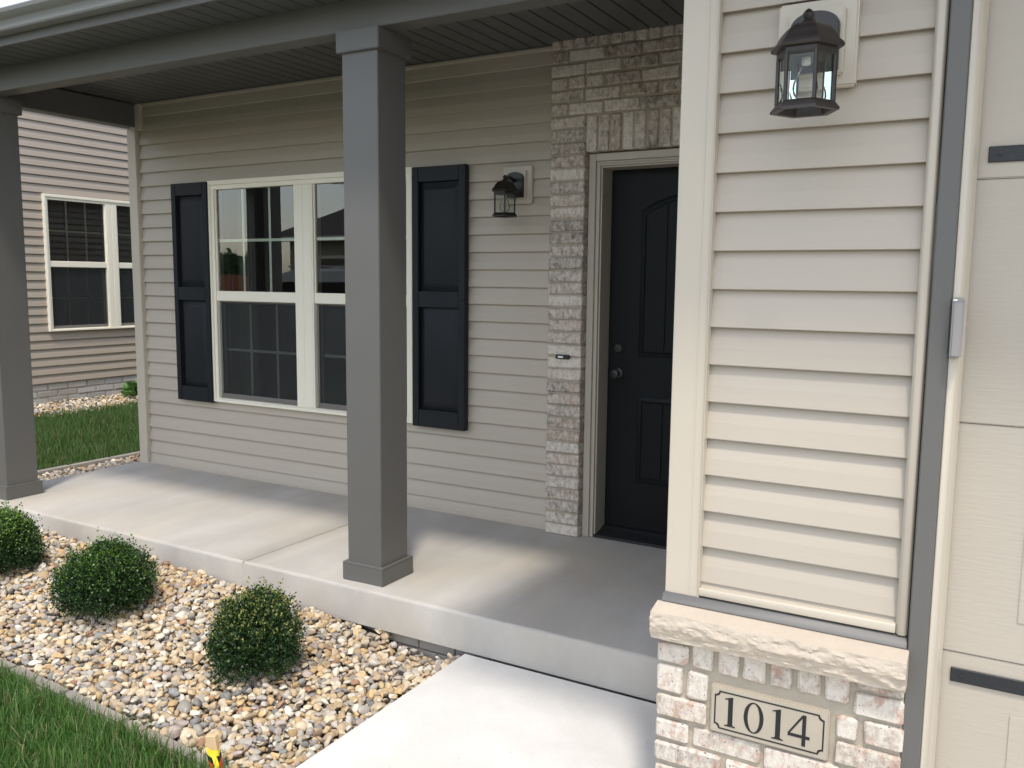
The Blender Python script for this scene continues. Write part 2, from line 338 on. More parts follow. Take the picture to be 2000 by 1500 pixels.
def stones(L, bed, nsingle):
    V = []; F = []; Cc = []; k = 0; single = []
    L = [(l, rng.integers(len(BASES)), rotm(rng.uniform(0, 6.3), rng.normal()*.38, rng.normal()*.38), np.clip(pc[rng.choice(len(pc), p=pw)]*rng.uniform(.78, 1.14)*.80, 0, 1)) for l in L]
    if nsingle:
        sc_ = [(l[3]/np.linalg.norm(np.array(l[:3])-camp) if l[2] > gz(l[0], l[1])-.004 and -3.2 < l[0] < -.1 else 0) for l, *_ in L]
        top = set(np.argsort(sc_)[-nsingle:])
    else: top = set()
    for i, (l, b, R_, c) in enumerate(L):
        v, f = BASES[b]; p = (v*l[3]) @ R_.T
        if i in top:
            me = raw_mesh('stone', p, f, 'stone', np.tile(c, (len(p), 1))); place('stone', me, bed, l[:3])
        else:
            V.append(p+np.array(l[:3])); F.append(f+k); Cc.append(np.tile(c, (len(p), 1))); k += len(p)
    o = place('gravel', raw_mesh('gravel', np.vstack(V), np.vstack(F), 'stone', np.vstack(Cc)), bed); o['kind'] = 'stuff'
def inbed(x, y): return -4.6 < x < -.125 and EY(x)-.002 < y < -1.335 - (0 if x < -.62 else 0) or (-.62 < x < -.125 and -1.335 <= y < -1.29)
bed = tag(sheet('gravel_bed', -4.7, -.116, -2.52, -1.27, 40, 14, lambda x, y: gz(x, y)-.03, 'soil'), 'bed of mixed tan and grey river stones before the porch', 'gravel bed', kind='structure')
stones(scatter(-4.6, -.1, -2.6, -1.28, gz, inbed, .04, .0140, .041, [(-.022, .035), (-.006, .034), (.006, .047)]), bed, 300)
bed2 = tag(sheet('side_gravel_strip', -5.05, -4.0, -1.4, 7, 8, 20, lambda x, y: sz(x, y)-.035, 'soil'), 'strip of river stones beside the end of the porch', 'gravel strip', kind='structure')
stones(scatter(-5.02, -4.04, -1.3, 2.4, lambda x, y: interp(x, [-5.05, -4.04], [-.205, -.125]), lambda x, y: x < -4.05, .045, .018, .042, [(-.02, .045), (.0, .045)]), bed2, 0)
bed3 = tag(sheet('neighbour_gravel_bed', -8.03, -7.42, -2, 8, 6, 24, lambda x, y: sz(x)-.02, 'soil'), 'bed of pale river stones along the neighbouring house', 'gravel bed', kind='structure')
stones(scatter(-8.0, -7.40, -.4, 5.2, lambda x, y: sz(x), lambda x, y: x > -8.01, .05, .020, .045, [(-.015, .048), (.006, .052)]), bed3, 0)

# ------------------------------------------------------------------ edging blocks
def edging(name, pts_fn, a, b, step, wid, label):
    e = empty(name, pts_fn((a+b)/2)); tag(e, label, 'edging', kind='structure'); base = Vector(pts_fn((a+b)/2)); s = a
    while s < b:
        p = Vector(pts_fn(s)); q = Vector(pts_fn(s+step-.006)); d = (q-p).normalized(); nrm = Vector((-d.y, d.x, 0)); h = Vector((0, 0, rng.uniform(-.004, .004)))
        vs = [p+nrm*wid/2, q+nrm*wid/2, q-nrm*wid/2, p-nrm*wid/2]
        m = MB().add([v-base+h for v in vs] + [v-base+h-Vector((0, 0, .12)) for v in vs], [(0, 1, 2, 3), (4, 5, 1, 0), (5, 6, 2, 1), (6, 7, 3, 2), (7, 4, 0, 3), (7, 6, 5, 4)])
        m.build('edging_block', 'edging', e, bevel=.009, seg=2); s += step
    return e
edging('bed_edging', lambda s: (s, EY(s)-.036, -.200), -4.9, -.2, .40, .062, 'concrete edging blocks between front lawn and gravel bed')
edging('strip_edging', lambda s: (-5.09, s, -.178), -2.3, 6, .40, .085, 'concrete edging blocks between side lawn and gravel strip')

# ------------------------------------------------------------------ grass
def blades(name, pts, hmin, hmax, wid, label, cols):
    n = len(pts); h = rng.uniform(hmin, hmax, n)*(1+.25*np.array([noise.noise((p[0]*2.3, p[1]*2.3, 5)) for p in pts])); a = rng.uniform(0, 2*np.pi, n); lean = np.abs(rng.normal(.0, .42, n)); w = wid*rng.uniform(.7, 1.3, n)
    d = np.stack([np.cos(a), np.sin(a)], 1); t = np.stack([-np.sin(a), np.cos(a)], 1)
    th = rng.uniform(0, np.pi, n); t = np.stack([np.cos(th), np.sin(th)], 1)
    V = np.zeros((n, 5, 3))
    for k, (u, hw) in enumerate(((0, 1), (0, -1), (.55, .85), (.55, -.85), (1, 0))):
        off = lean*h*u**1.7
        V[:, k, :2] = pts[:, :2] + d*off[:, None] + t*(hw*w/2)[:, None]; V[:, k, 2] = pts[:, 2] + h*u*(1-.25*lean*u)
    b = (np.arange(n)*5)[:, None]
    tri = np.concatenate([b+np.array([[0, 1, 3]]), b+np.array([[0, 3, 2]]), b+np.array([[2, 3, 4]])])
    cl = np.array(cols); c = cl[rng.integers(len(cl), size=n)]*rng.uniform(.75, 1.25, (n, 1)); Cc = np.repeat(c, 5, 0).reshape(n, 5, 3)
    me = raw_mesh(name, V.reshape(-1, 3), tri, 'grass', Cc.reshape(-1, 3), smooth=False)
    return tag(place(name, me), label, 'grass', kind='stuff')
GC = [(.075, .180, .036), (.090, .215, .044), (.060, .150, .030), (.12, .245, .060), (.075, .180, .036), (.060, .150, .030), (.17, .27, .085), (.27, .28, .13)]
def rand_in(n, x0, x1, y0, y1, ok, fz):
    P = np.stack([rng.uniform(x0, x1, n), rng.uniform(y0, y1, n)], 1); P = np.array([p for p in P if ok(*p)]); return np.column_stack([P, [fz(*p) for p in P]])
fr = rand_in(60000, -3.2, -.13, -3.7, -2.3, lambda x, y: y < EY(x)-.062, lambda x, y: -.243)
fr2 = rand_in(22000, -5.2, -.13, -6.4, -2.3, lambda x, y: y < EY(x)-.09 and not (x > -3.2 and y > -3.7), lambda x, y: -.243)
blades('front_grass', np.vstack([fr, fr2]), 0.06, .125, .0042, 'lush green grass of the front lawn by the edging', GC)
sd_ = rand_in(70000, -7.46, -5.135, -1.5, 5.2, lambda x, y: True, lambda x, y: sz(x)-.025)
sd2 = rand_in(9000, -5.22, -5.135, -1.5, 4, lambda x, y: True, lambda x, y: sz(x)-.02)
blades('side_grass', np.vstack([sd_, sd2]), .06, .115, .006, 'green grass of the side lawn between the houses', [(.064, .150, .034), (.080, .175, .042), (.055, .128, .030), (.10, .185, .052), (.20, .21, .10)])

# ================================================================== THE HOUSE
house = tag(empty('house', (0, 0, 0)), 'beige sided house with grey porch, brick entry and garage', 'house')
ZU = .0837
# ---- front wall under the porch
WX0, WX1, WZ0, WZ1 = -3.140, -1.346, .547, 2.121            # window unit
fwall = MB()
for x0, x1, z0, z1 in ((-3.98, WX0+.02, -.02, 2.74), (WX1-.02, -.30, -.02, 2.74), (WX0+.02, WX1-.02, -.02, WZ0+.02), (WX0+.02, WX1-.02, WZ1-.02, 2.74)): fwall.box(x0, x1, .0225, .14, z0, z1)
fw_ = fwall.build('front_wall', 'siding', house)
XL, XR = -3.9034, -.385
F0 = FRONT(0)
for n in range(26):
    z = ZU + n*EX; zt = min(z+EX, 2.716)
    if n == 25: board(fw_, XL+.055, XR, z, F0, 'siding', zt-z); continue
    x0 = XL if z < 2.54 else XL+.055
    if z+EX <= WZ0 or z >= WZ1-.008: board(fw_, x0, XR, z, F0, 'siding')
    elif z < WZ0:
        board(fw_, x0, WX0+.006, z, F0, 'siding'); board(fw_, WX1-.006, XR, z, F0, 'siding'); board(fw_, WX0+.006, WX1-.006, z, F0, 'siding', WZ0+.004-z)
    else:
        board(fw_, x0, WX0+.006, z, F0, 'siding'); board(fw_, WX1-.006, XR, z, F0, 'siding')
board(fw_, XL, XR, ZU-.066, F0, 'siding', .066)
MB().box(XL, XR, -.004, .012, -.002, .020).build('starter_strip', 'siding', fw_, bevel=.002)
MB().box(XL+.055, XR, -.006, .012, 2.700, 2.720).build('top_trim', 'siding', fw_, bevel=.002)
MB().prism([(-3.997, -.024), (-3.90, -.024), (-3.90, .016), (-3.981, .016), (-3.981, .10), (-3.997, .10)], -.17, 2.546, lambda s, p, q: (p, q, s)).build('corner_post', 'trim', fw_, bevel=.004, seg=2)
MB().box(-3.885, -3.848, -.020, .012, 2.53, 2.72).build('end_trim', 'trim', fw_, bevel=.003)
def mount_block(parent, cx, y, cz):
    m = MB().box(cx-.094, cx+.094, y-.020, y+.012, cz-.104, cz+.104).build('mounting_block', 'trim', parent, bevel=.005, seg=2)
    MB().box(cx-.066, cx+.066, y-.038, y-.019, cz-.078, cz+.078).build('raised_pad', 'trim', parent, bevel=.004, seg=2)
mount_block(fw_, -.617, 0, 1.980)
# ---- left side wall of the house
sw = MB().box(-3.962, -3.94, .10, 9, -.25, 2.8).build('side_wall', 'siding_y', house)
for n in range(27):
    z = ZU+n*EX-.1
    if z > 2.66: break
    board(sw, .10, 9.0, z, WEST(-3.985), 'siding_y', min(EX, 2.75-z), 'W')
# ---- shutters
def shutter(x0, x1):
    z0, z1 = .537, 2.115; m = MB(); y0, y1 = -.046, -.004; fw = .047
    xa, xb = x0+fw, x1-fw; pz = [(z0+.108, 1.277), (1.373, z1-.088)]
    m.box(x0, xa, y0, y1, z0, z1).box(xb, x1, y0, y1, z0, z1)
    for a, b in ((z0, pz[0][0]), (pz[0][1], pz[1][0]), (pz[1][1], z1)): m.box(xa-.0005, xb+.0005, y0+.001, y1, a, b)
    o = m.build('shutter', 'navy', house, bevel=.003, seg=2)
    for a, b in pz:
        e = .038; p = MB()
        ys = (-.014, -.034); vs = []
        for k, (i, y) in enumerate(((.0, ys[0]), (.010, ys[0]), (e, ys[1]))):
            vs += [(xa+i, y, a+i*1.25), (xb-i, y, a+i*1.25), (xb-i, y, b-i*1.25), (xa+i, y, b-i*1.25)]
        fs = [(k*4+i, k*4+(i+1) % 4, k*4+4+(i+1) % 4, k*4+4+i) for k in range(2) for i in range(4)] + [(8, 9, 10, 11)]
        vs += [(xa, y1, a), (xb, y1, a), (xb, y1, b), (xa, y1, b)]; fs += [(i, (i+1) % 4, 12+(i+1) % 4, 12+i) for i in range(4)] + [(12, 13, 14, 15)]
        p.add(vs, fs).build('raised_panel', 'navy', o, bevel=.0015)
    for sx in (x0+.020, x1-.022):
        for sz_ in (z0+.058, 1.325, z1-.052): MB().lathe([(.0065, 0), (.0065, .002), (.004, .0045), (.001, .005)], (sx, y0+.0005, sz_), 8, 'y').build('screw', 'navy', o, smooth=True)
    return o
shutter(-3.503, -3.128); shutter(-1.337, -.951)
# ---- twin double-hung window (used for both houses)
def window(parent, fn, xs0, xs1, z0, z1, zr, room=True, tagk='a', flip=False):
    # fn(s, d, z): s along the wall, d outward
    def bx(m, a, b, d0, d1, c, d): 
        vs = [fn(s, q, z) for s in (a, b) for q in (d0, d1) for z in (c, d)]
        m.add(vs, [(0, 1, 3, 2), (4, 6, 7, 5), (0, 4, 5, 1), (2, 3, 7, 6), (0, 2, 6, 4), (1, 5, 7, 3)]); return m
    m = MB(); t1, t2 = .026, .052; mid = (xs0+xs1)/2; mw = .082
    for a, b, c, d in ((xs0, xs0+t1, z0, z1), (xs1-t1, xs1, z0, z1), (xs0+t1, xs1-t1, z1-t1-.006, z1), (xs0+t1, xs1-t1, z0, z0+.020)): bx(m, a, b, -.02, .034, c, d)
    for a, b, c, d in ((xs0+t1, xs0+t2, z0+.02, z1-t1-.006), (xs1-t2, xs1-t1, z0+.02, z1-t1-.006), (xs0+t2, xs1-t2, z1-.062, z1-t1-.006), (xs0+t2, xs1-t2, z0+.02, z0+.028), (mid-mw, mid+mw, z0+.028, z1-.062)): bx(m, a, b, -.06, .022, c, d)
    w = m.build('window', 'cream', parent, bevel=.0025)
    for a, b in ((mid-mw+.012, mid-.004), (mid+.004, mid+mw-.012)): bx(MB(), a, b, .020, .0255, z0+.03, z1-.064).build('mullion_cover', 'cream', w, bevel=.002)
    for a, b in ((xs0+t2, mid-mw), (mid+mw, xs1-t2)):
        zt = z1-.062; zb = z0+.028
        r = MB(); bx(r, a, b, -.01, .014, zr-.036, zr+.034); r.build('check_rail', 'cream', w, bevel=.003)
        [bx(MB(), q0, q0+.008, -.02, .006, zr+.034, zt).build('sash_stile', 'cream', w) for q0 in (a, b-.008)]
        for zA, zB, dg, dbar, up in ((zr+.034, zt, -.004, -.012, True), (zb, zr-.036, -.040, -.047, False)):
            p = MB(); a1, b1 = a+.004, b-.004
            vs = [fn(q, d, z) for d in (dg, dg-.004) for q, z in ((a1, zA), (b1, zA), (b1, zB), (a1, zB))]
            p.add(vs, [(0, 1, 2, 3), (7, 6, 5, 4), (0, 4, 5, 1), (1, 5, 6, 2), (2, 6, 7, 3), (3, 7, 4, 0)]); p.mi = [0] + [1]*5
            p.build('glass_pane', ['glass', 'clear'], w)
            for k in (1, 2):
                x = a + (b-a)*k/3 + (0 if up else .012); bx(MB(), x-.0095, x+.0095, dbar-.004, dbar, zA, zB).build('grille_bar', 'grille', w)
            zm = (zA+zB)/2; g_ = MB()
            for k in range(3):
                o = 0 if up else .012; xa = a+(b-a)*k/3+(o if k else 0)+(.0095 if k else 0); xb = a+(b-a)*(k+1)/3+(o-.0095 if k < 2 else 0); bx(g_, xa, xb, dbar-.004, dbar, zm-.0095, zm+.0095)
            g_.build('grille_bar', 'grille', w)
            if not up:
                q = MB()
                for c in ((a, a+.026, -.06, -.030, zA, zB), (b-.026, b, -.06, -.030, zA, zB), (a+.026, b-.026, -.06, -.030, zA, zA+.03), (a+.026, b-.026, -.06, -.030, zB-.02, zB)): bx(q, *c)
                q.build('lower_sash', 'scrframe', w)
                e = MB()
                for c in ((a, a+.016, -.020, -.006, zA, zB), (b-.010, b, -.020, -.006, zA, zB), (a+.016, b-.010, -.020, -.006, zA, zA+.034), (a+.016, b-.010, -.020, -.006, zB-.010, zB)): bx(e, *c)
                e.build('screen_frame', 'scrframe', w, bevel=.002)
                bx(MB(), a+.016, b-.010, -.0145, -.0125, zA+.034, zB-.010).build('insect_screen', 'screen', w)
                bx(MB(), a+.016, a+.030, -.012, -.004, zA+.034, zA+.050).build('screen_latch', 'blackm', w, bevel=.002)
    return w
win = window(house, F0, WX0, WX1, WZ0, WZ1, 1.314)
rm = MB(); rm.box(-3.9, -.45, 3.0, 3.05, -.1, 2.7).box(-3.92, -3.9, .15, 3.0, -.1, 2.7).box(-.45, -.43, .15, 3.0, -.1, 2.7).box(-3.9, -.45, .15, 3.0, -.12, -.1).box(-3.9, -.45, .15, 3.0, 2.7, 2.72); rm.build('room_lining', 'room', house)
def curtain(x0, x1):
    n = 28; vs = []; fs = []
    for i in range(n+1):
        x = x0+(x1-x0)*i/n; y = .22+.018*math.sin(i*1.7)
        vs += [(x, y, .5), (x, y, 2.2), (x, y+.004, .5), (x, y+.004, 2.2)]
    for i in range(n): k = i*4; fs += [(k, k+4, k+5, k+1), (k+2, k+3, k+7, k+6)]
    MB().add(vs, fs).build('curtain', 'curtain', house, smooth=True)
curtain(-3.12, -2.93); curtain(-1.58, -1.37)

# ---- brick surround of the entry
_bk = {}
def brick_mesh(w, d, h, var, mat='brick'):
    key = (round(w, 3), round(d, 3), round(h, 3), var, mat)
    if key not in _bk:
        r = random.Random(len(_bk)); me = MB().box(-w/2, w/2, -d/2, d/2, -h/2, h/2).mesh('brick', mat, bevel=.0055, seg=1)
        for v in me.vertices: v.co += Vector((r.gauss(0, .0013), r.gauss(0, .0013), r.gauss(0, .0013)))
        _bk[key] = me
    return _bk[key]
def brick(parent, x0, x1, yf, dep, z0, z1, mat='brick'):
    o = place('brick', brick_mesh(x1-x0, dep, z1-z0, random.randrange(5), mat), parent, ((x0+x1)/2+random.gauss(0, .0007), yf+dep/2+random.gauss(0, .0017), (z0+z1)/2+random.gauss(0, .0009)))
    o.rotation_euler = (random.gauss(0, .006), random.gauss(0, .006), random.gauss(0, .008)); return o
YB = -.058; BD = .085; CP = .0686; J = .0105
bx0, bx1, ox0, ox1, oz = -.390, 1.052, -.181, .889, 2.130
mt = MB(); mt.box(bx0+.004, ox0-.004, YB+.0115, .11, -.002, 2.74); mt.box(ox1+.004, bx1, YB+.0115, .11, -.002, 2.74); mt.box(ox0-.004, ox1+.004, YB+.0115, .11, oz+.006, 2.74)
bs = mt.build('brick_surround', 'mortar', house)
z = .0015; k = 0
while z < oz+.19:
    h = CP-J
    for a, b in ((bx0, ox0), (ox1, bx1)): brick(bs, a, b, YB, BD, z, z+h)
    if z < oz - .02:                                        # the reveal seen past the corner: bricks returning into the opening
        pass
    z += CP; k += 1
ztop = z
x = ox0 + J
while x < ox1 - .03:                                        # soldier course over the door
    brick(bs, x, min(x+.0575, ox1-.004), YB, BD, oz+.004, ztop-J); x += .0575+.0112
for c in range(5):
    z = ztop + c*CP; x = bx0 - (0 if c % 2 else .098)
    first = True
    while x < bx1-.02:
        a, b = max(x, bx0), min(x+.197, bx1)
        if random.random() < .12 and b-a > .15: brick(bs, a, a+.09, YB, BD, z, z+CP-J); brick(bs, a+.101, b, YB, BD, z, z+CP-J)
        elif b-a > .03: brick(bs, a, b, YB, BD, z, z+CP-J)
        x += .197+J
z = ztop+5*CP; x = bx0
while x < bx1-.03: brick(bs, x, x+.058, YB, BD, z, 2.748); x += .058+.0115
# ---- door frame and door
df = MB(); cx0, cx1, cz = -.178, .886, 2.127
def casing(m, i, w, y0, y1):
    m.box(cx0+i, cx0+i+w, y0, y1, 0, cz-i).box(cx1-i-w, cx1-i, y0, y1, 0, cz-i).box(cx0+i+w, cx1-i-w, y0, y1, cz-i-w, cz-i)
casing(df, 0, .040, -.006, .12); casing(df, .040, .014, .008, .12); casing(df, .054, .011, -.002, .12); casing(df, .065, .009, .012, .19)
dfo = df.build('door_frame', 'doortrim', house, bevel=.0022)
MB().prism([(.004, 0), (.004, .016), (.10, .030), (.125, .044), (.17, .044), (.17, 0)], -.112, .82, lambda s, p, q: (s, p, q)).build('threshold', 'thresh', dfo, bevel=.002)
DX0, DX1, DZ0, DZ1, DY = -.1035, .8115, .046, 2.052, .140
fd = MB().box(DX0, DX1, DY, DY+.045, DZ0, DZ1).build('front_door', 'door', house, bevel=.002)
dc = (DX0+DX1)/2
def door_panel(xa, xb, za, zb, arch):
    def loop(i):
        pts = [(xa+i, za+i), (xb-i, za+i)]
        nA = 14
        for q in range(nA+1):
            t = q/nA; xx = xb-i-(xb-xa-2*i)*t; pts.append((xx, zb-i+arch*(1-(2*t-1)**2)))
        return pts
    m = MB(); L = [(0, 0), (.006, -.007), (.014, -.010), (.024, -.002), (.034, .004), (.050, .006), (.056, .001)]
    vs = []; n = len(loop(0))
    for i, dpt in L: vs += [(px, DY-dpt-.0005 if dpt else DY+.004, pz) for px, pz in loop(i)]
    fs = [(k*n+j, k*n+(j+1) % n, (k+1)*n+(j+1) % n, (k+1)*n+j) for k in range(len(L)-1) for j in range(n)] + [tuple((len(L)-1)*n+j for j in range(n))]
    o = m.add(vs, fs).build('door_panel', 'door', fd, smooth=True, angle=30)
    i = .058; w = xb-xa-2*i; np_ = 4
    for q in range(np_):                                    # planks of the panel field
        a, b = xa+i+w*q/np_+.0035, xa+i+w*(q+1)/np_-.0035
        ts = [(xb-i-xx)/w for xx in (b, (a+b)/2, a)]
        prof = [(a, za+i), (b, za+i)] + [(xx, zb-i-.002+arch*(1-(2*((xb-.058-xx)/w)-1)**2)) for xx in (b, (a+b)/2, a)]
        MB().prism(prof, DY-.0065, DY+.002, lambda s, p, qq: (p, s, qq)).build('plank', 'door', fd, bevel=.002)
door_panel(.052, 2*dc-.052, 1.001, 1.858, .085); door_panel(.055, 2*dc-.055, .288, .833, 0)
kn = MB().lathe([(.033, 0), (.033, .006), (.028, .010), (.013, .013), (.012, .030), (.022, .036), (.028, .048), (.027, .060), (.019, .066), (.011, .067), (.008, .064), (.001, .064)], (-.040, DY, .930), 20, 'y'); kn.build('door_knob', 'knob', fd, smooth=True)
MB().lathe([(.031, 0), (.031, .008), (.026, .013), (.023, .015), (.022, .020), (.001, .021)], (-.037, DY, 1.072), 20, 'y').build('deadbolt', 'knob', fd, smooth=True)

# ---- porch columns
def column(bx):
    by, s, i = -1.2600, .2435, .0195; e = empty('porch_column', (bx+s/2, by+s/2, 0), house); h = s/2; w = h-i
    MB().box(-w, w, -w, w, .060, 2.50).build('shaft', 'gray', e, bevel=.003, seg=2)
    MB().box(-h, h, -h, h, .001, .084).build('base', 'gray', e, bevel=.003, seg=2)
    MB().prism([(-h, -h), (h, -h), (h, h), (-h, h)], .0842, .088, lambda s_, p, q: (p*.985 if s_ > .085 else p*.995, q*.985 if s_ > .085 else q*.995, s_)).build('base_top', 'gray', e)
    MB().box(-h, h, -h, h, 2.452, 2.5455).build('cap', 'gray', e, bevel=.003, seg=2)
column(-.8635); column(-3.9133)
# ---- beams, ceiling, soffit, fascia, gutter, roof
MB().box(-3.991, 1.056, -1.240, -1.132, 2.546, 2.712).build('front_beam', 'gray', house, bevel=.003)
MB().box(-3.990, -3.890, -1.1315, -.026, 2.547, 2.713).build('side_beam', 'gray', house, bevel=.003)
pcl = MB().box(-4.0, 1.056, -1.25, .02, 2.735, 2.76).build('porch_ceiling', 'ceil', house)
def strip_mesh(y0, y1, name, mat='ceil'):
    g_ = .0055; d = .009; W_ = EX
    prof = [(0, d), (g_*.6, d), (g_, 0), (W_-g_, 0), (W_-g_*.6, d), (W_, d), (W_, d+.004), (0, d+.004)]
    return MB().prism(prof, y0, y1, lambda s, p, q: (p, s, q)).mesh(name, mat)
cm = strip_mesh(-1.132, -.004, 'ceiling_panel'); x = -3.888
while x < 1.0: place('ceiling_panel', cm, pcl, (x, 0, 2.722)); x += EX
MB().box(-3.888, -.40, -.026, -.006, 2.7165, 2.7215).build('ceiling_trim', 'ceil', pcl)
es = MB().box(-4.08, .586, -1.53, -1.235, 2.690, 2.70).build('eave_soffit', 'ceil', house)
sm = strip_mesh(-1.522, -1.2405, 'soffit_panel'); x = -4.08
while x < .48: place('soffit_panel', sm, es, (x, 0, 2.678)); x += EX
MB().box(-4.08, .586, -1.534, -1.516, 2.674, 2.83).build('fascia', 'gray', house, bevel=.002)
gp = [(-1.535, 2.722), (-1.600, 2.722), (-1.606, 2.730), (-1.609, 2.752), (-1.618, 2.766), (-1.640, 2.776), (-1.655, 2.790), (-1.660, 2.806), (-1.658, 2.812), (-1.648, 2.812), (-1.648, 2.806), (-1.653, 2.804), (-1.648, 2.793), (-1.636, 2.781), (-1.614, 2.771), (-1.604, 2.754), (-1.601, 2.733), (-1.540, 2.727), (-1.540, 2.815), (-1.535, 2.815)]
MB().prism(gp, -4.08, .586, lambda s, p, q: (s, p, q)).build('gutter', 'gutter', house, smooth=True, angle=28)
rf = MB(); k = 5/12
rf.prism([(-1.60, 2.800), (-1.60, 2.822), (4.2, 2.822+5.8*k), (4.2, 2.800+5.8*k)], -4.10, 1.06, lambda s, p, q: (s, p, q))
rf.prism([(10, 2.80), (10, 2.82), (4.21, 2.822+5.8*k), (4.21, 2.80+5.8*k)], -4.10, 7.4, lambda s, p, q: (s, p, q))
rf.build('roof', 'shingle', house)
MB().box(-4.08, -3.99, -1.23, 9, 2.685, 2.70).build('side_soffit', 'ceil', house)
gl_ = MB().add([(-3.97, -1.25, 2.72), (-3.97, 4.2, 5.2), (-3.97, 9, 2.72)], [(0, 1, 2)]); gl_.add([(-3.95, -1.25, 2.72), (-3.95, 4.2, 5.2), (-3.95, 9, 2.72)], [(0, 1, 2)]); gl_.build('gable', 'siding_y', house)
fdn = MB().box(-4.0, 1.05, -1.262, -1.10, -.40, -.176).build('porch_foundation', 'found', house)
for r_ in range(3):
    x = -4.0 + (.1 if r_ % 2 else 0)
    while x < -.1:
        MB().box(x+.003, min(x+.197, -.02), -1.278, -1.255, -.176-.068*(r_+1)+.004, -.176-.068*r_-.003).build('foundation_block', 'found', fdn, bevel=.004); x += .2

# ---- garage wing
YP = -2.0848; ZP = .6132
gw = MB(); gw.box(1.075, 1.69, YP+.0225, YP+.14, .56, 2.75); gw.box(1.093, 1.20, YP+.14, .05, -.2, 2.75); gw.box(6.65, 7.3, YP+.016, YP+.14, -.22, 2.75); gw.box(1.69, 6.65, YP+.016, YP+.14, 2.16, 2.75)
gwo = gw.build('garage_wall', 'siding', house)
FP = FRONT(YP)
for n in range(22):
    z = ZP+n*EX
    if z > 2.66: break
    board(gwo, 1.152, 1.664, z, FP, 'siding', min(EX, 2.74-z), 'P')
board(gwo, 1.152, 1.664, ZP-.036, FP, 'siding', .036, 'P')
for n in range(27):
    z = ZU+n*EX
    if z > 2.66: break
    board(gwo, YP+.03, -.05, z, WEST(1.070), 'siding_y', min(EX, 2.712-z), 'G')
MB().prism([(1.059, -.014), (1.1535, -.014), (1.1535, -.020), (1.1575, -.020), (1.1575, .012), (1.078, .012), (1.078, .10), (1.059, .10)], .570, 2.72, lambda s, p, q: (p, YP+q, s)).build('corner_post', 'trim', gwo, bevel=.0025, seg=2)
for n in range(16, 21):                                     # courses over the garage door
    z = ZP+n*EX; board(gwo, 1.700, 7.28, z, FP, 'siding', min(EX, 2.672-z), 'H')
MB().box(1.128, 1.1312, YP-.0152, YP-.013, .572, 2.70).build('post_seam', 'trim', gwo)
MB().prism([(1.661, .010), (1.661, -.010), (1.668, -.021), (1.683, -.021), (1.689, -.012), (1.689, .010)], .5765, 2.7, lambda s, p, q: (p, YP+q, s)).build('channel_trim', 'trim', gwo, bevel=.002)
MB().prism([(.010, .578), (-.017, .578), (-.0190, .580), (-.0190, .599), (-.0165, .602), (.010, .602)], 1.158, 1.661, lambda s, p, q: (s, YP+p, q)).build('base_channel', 'trim', gwo, bevel=.002)
MB().prism([(.012, .549), (-.030, .547), (-.034, .551), (-.020, .572), (.012, .575)], 1.056, 1.6905, lambda s, p, q: (s, YP+p, q)).build('flashing', 'flash', gwo, bevel=.001)
mount_block(gwo, 1.402, YP, 2.023)
# brick base of the garage corner
YQ = -2.128
bp = MB(); bp.box(1.058, 1.692, YQ+.0125, YP+.02, -.25, .45); bp.box(1.058, 1.20, YP+.02, -1.36, -.25, .45)
bpo = bp.build('brick_pier', 'mortar', house)
def pb(x0, x1, z0, z1): brick(bpo, x0, x1, YQ, .05, z0, z1, 'bricklit')
pb(1.052, 1.142, .377, .432); pb(1.056, 1.142, .4365, .456)
x = 1.155
for q in range(6): pb(x, x+.0575, .377, .456); x += .0575+.0130
pb(x+.001, 1.694, .3545, .414); pb(x+.004, 1.692, .424, .456)
# courses beside and below the plaque
pb(1.052, 1.128, .288, .3655); pb(1.142, 1.200, .288, .3655)
pb(1.052, 1.198, .2165, .277)
pb(1.540, 1.590, .2835, .341); pb(1.604, 1.694, .281, .3435)
pb(1.538, 1.694, .2135, .270)
zc = .2035
for r_ in range(7):
    z1 = zc - r_*CP - (0 if r_ else .001); z0 = z1-.056; x = 1.052 - (.0 if r_ % 2 else .095)
    while x < 1.68:
        a, b = max(x, 1.052), min(x+.190, 1.695)
        if b-a > .02: pb(a, b, z0, z1)
        x += .190+.0125
for r_ in range(9):                                         # return of the brick base along the porch side
    z1 = .445-r_*CP; y = YQ+.055
    while y < -1.45:
        o = place('brick', brick_mesh(.05, .19, .056, random.randrange(5), 'bricklit'), bpo, (1.075, y+.095, z1-.028)); y += .2025
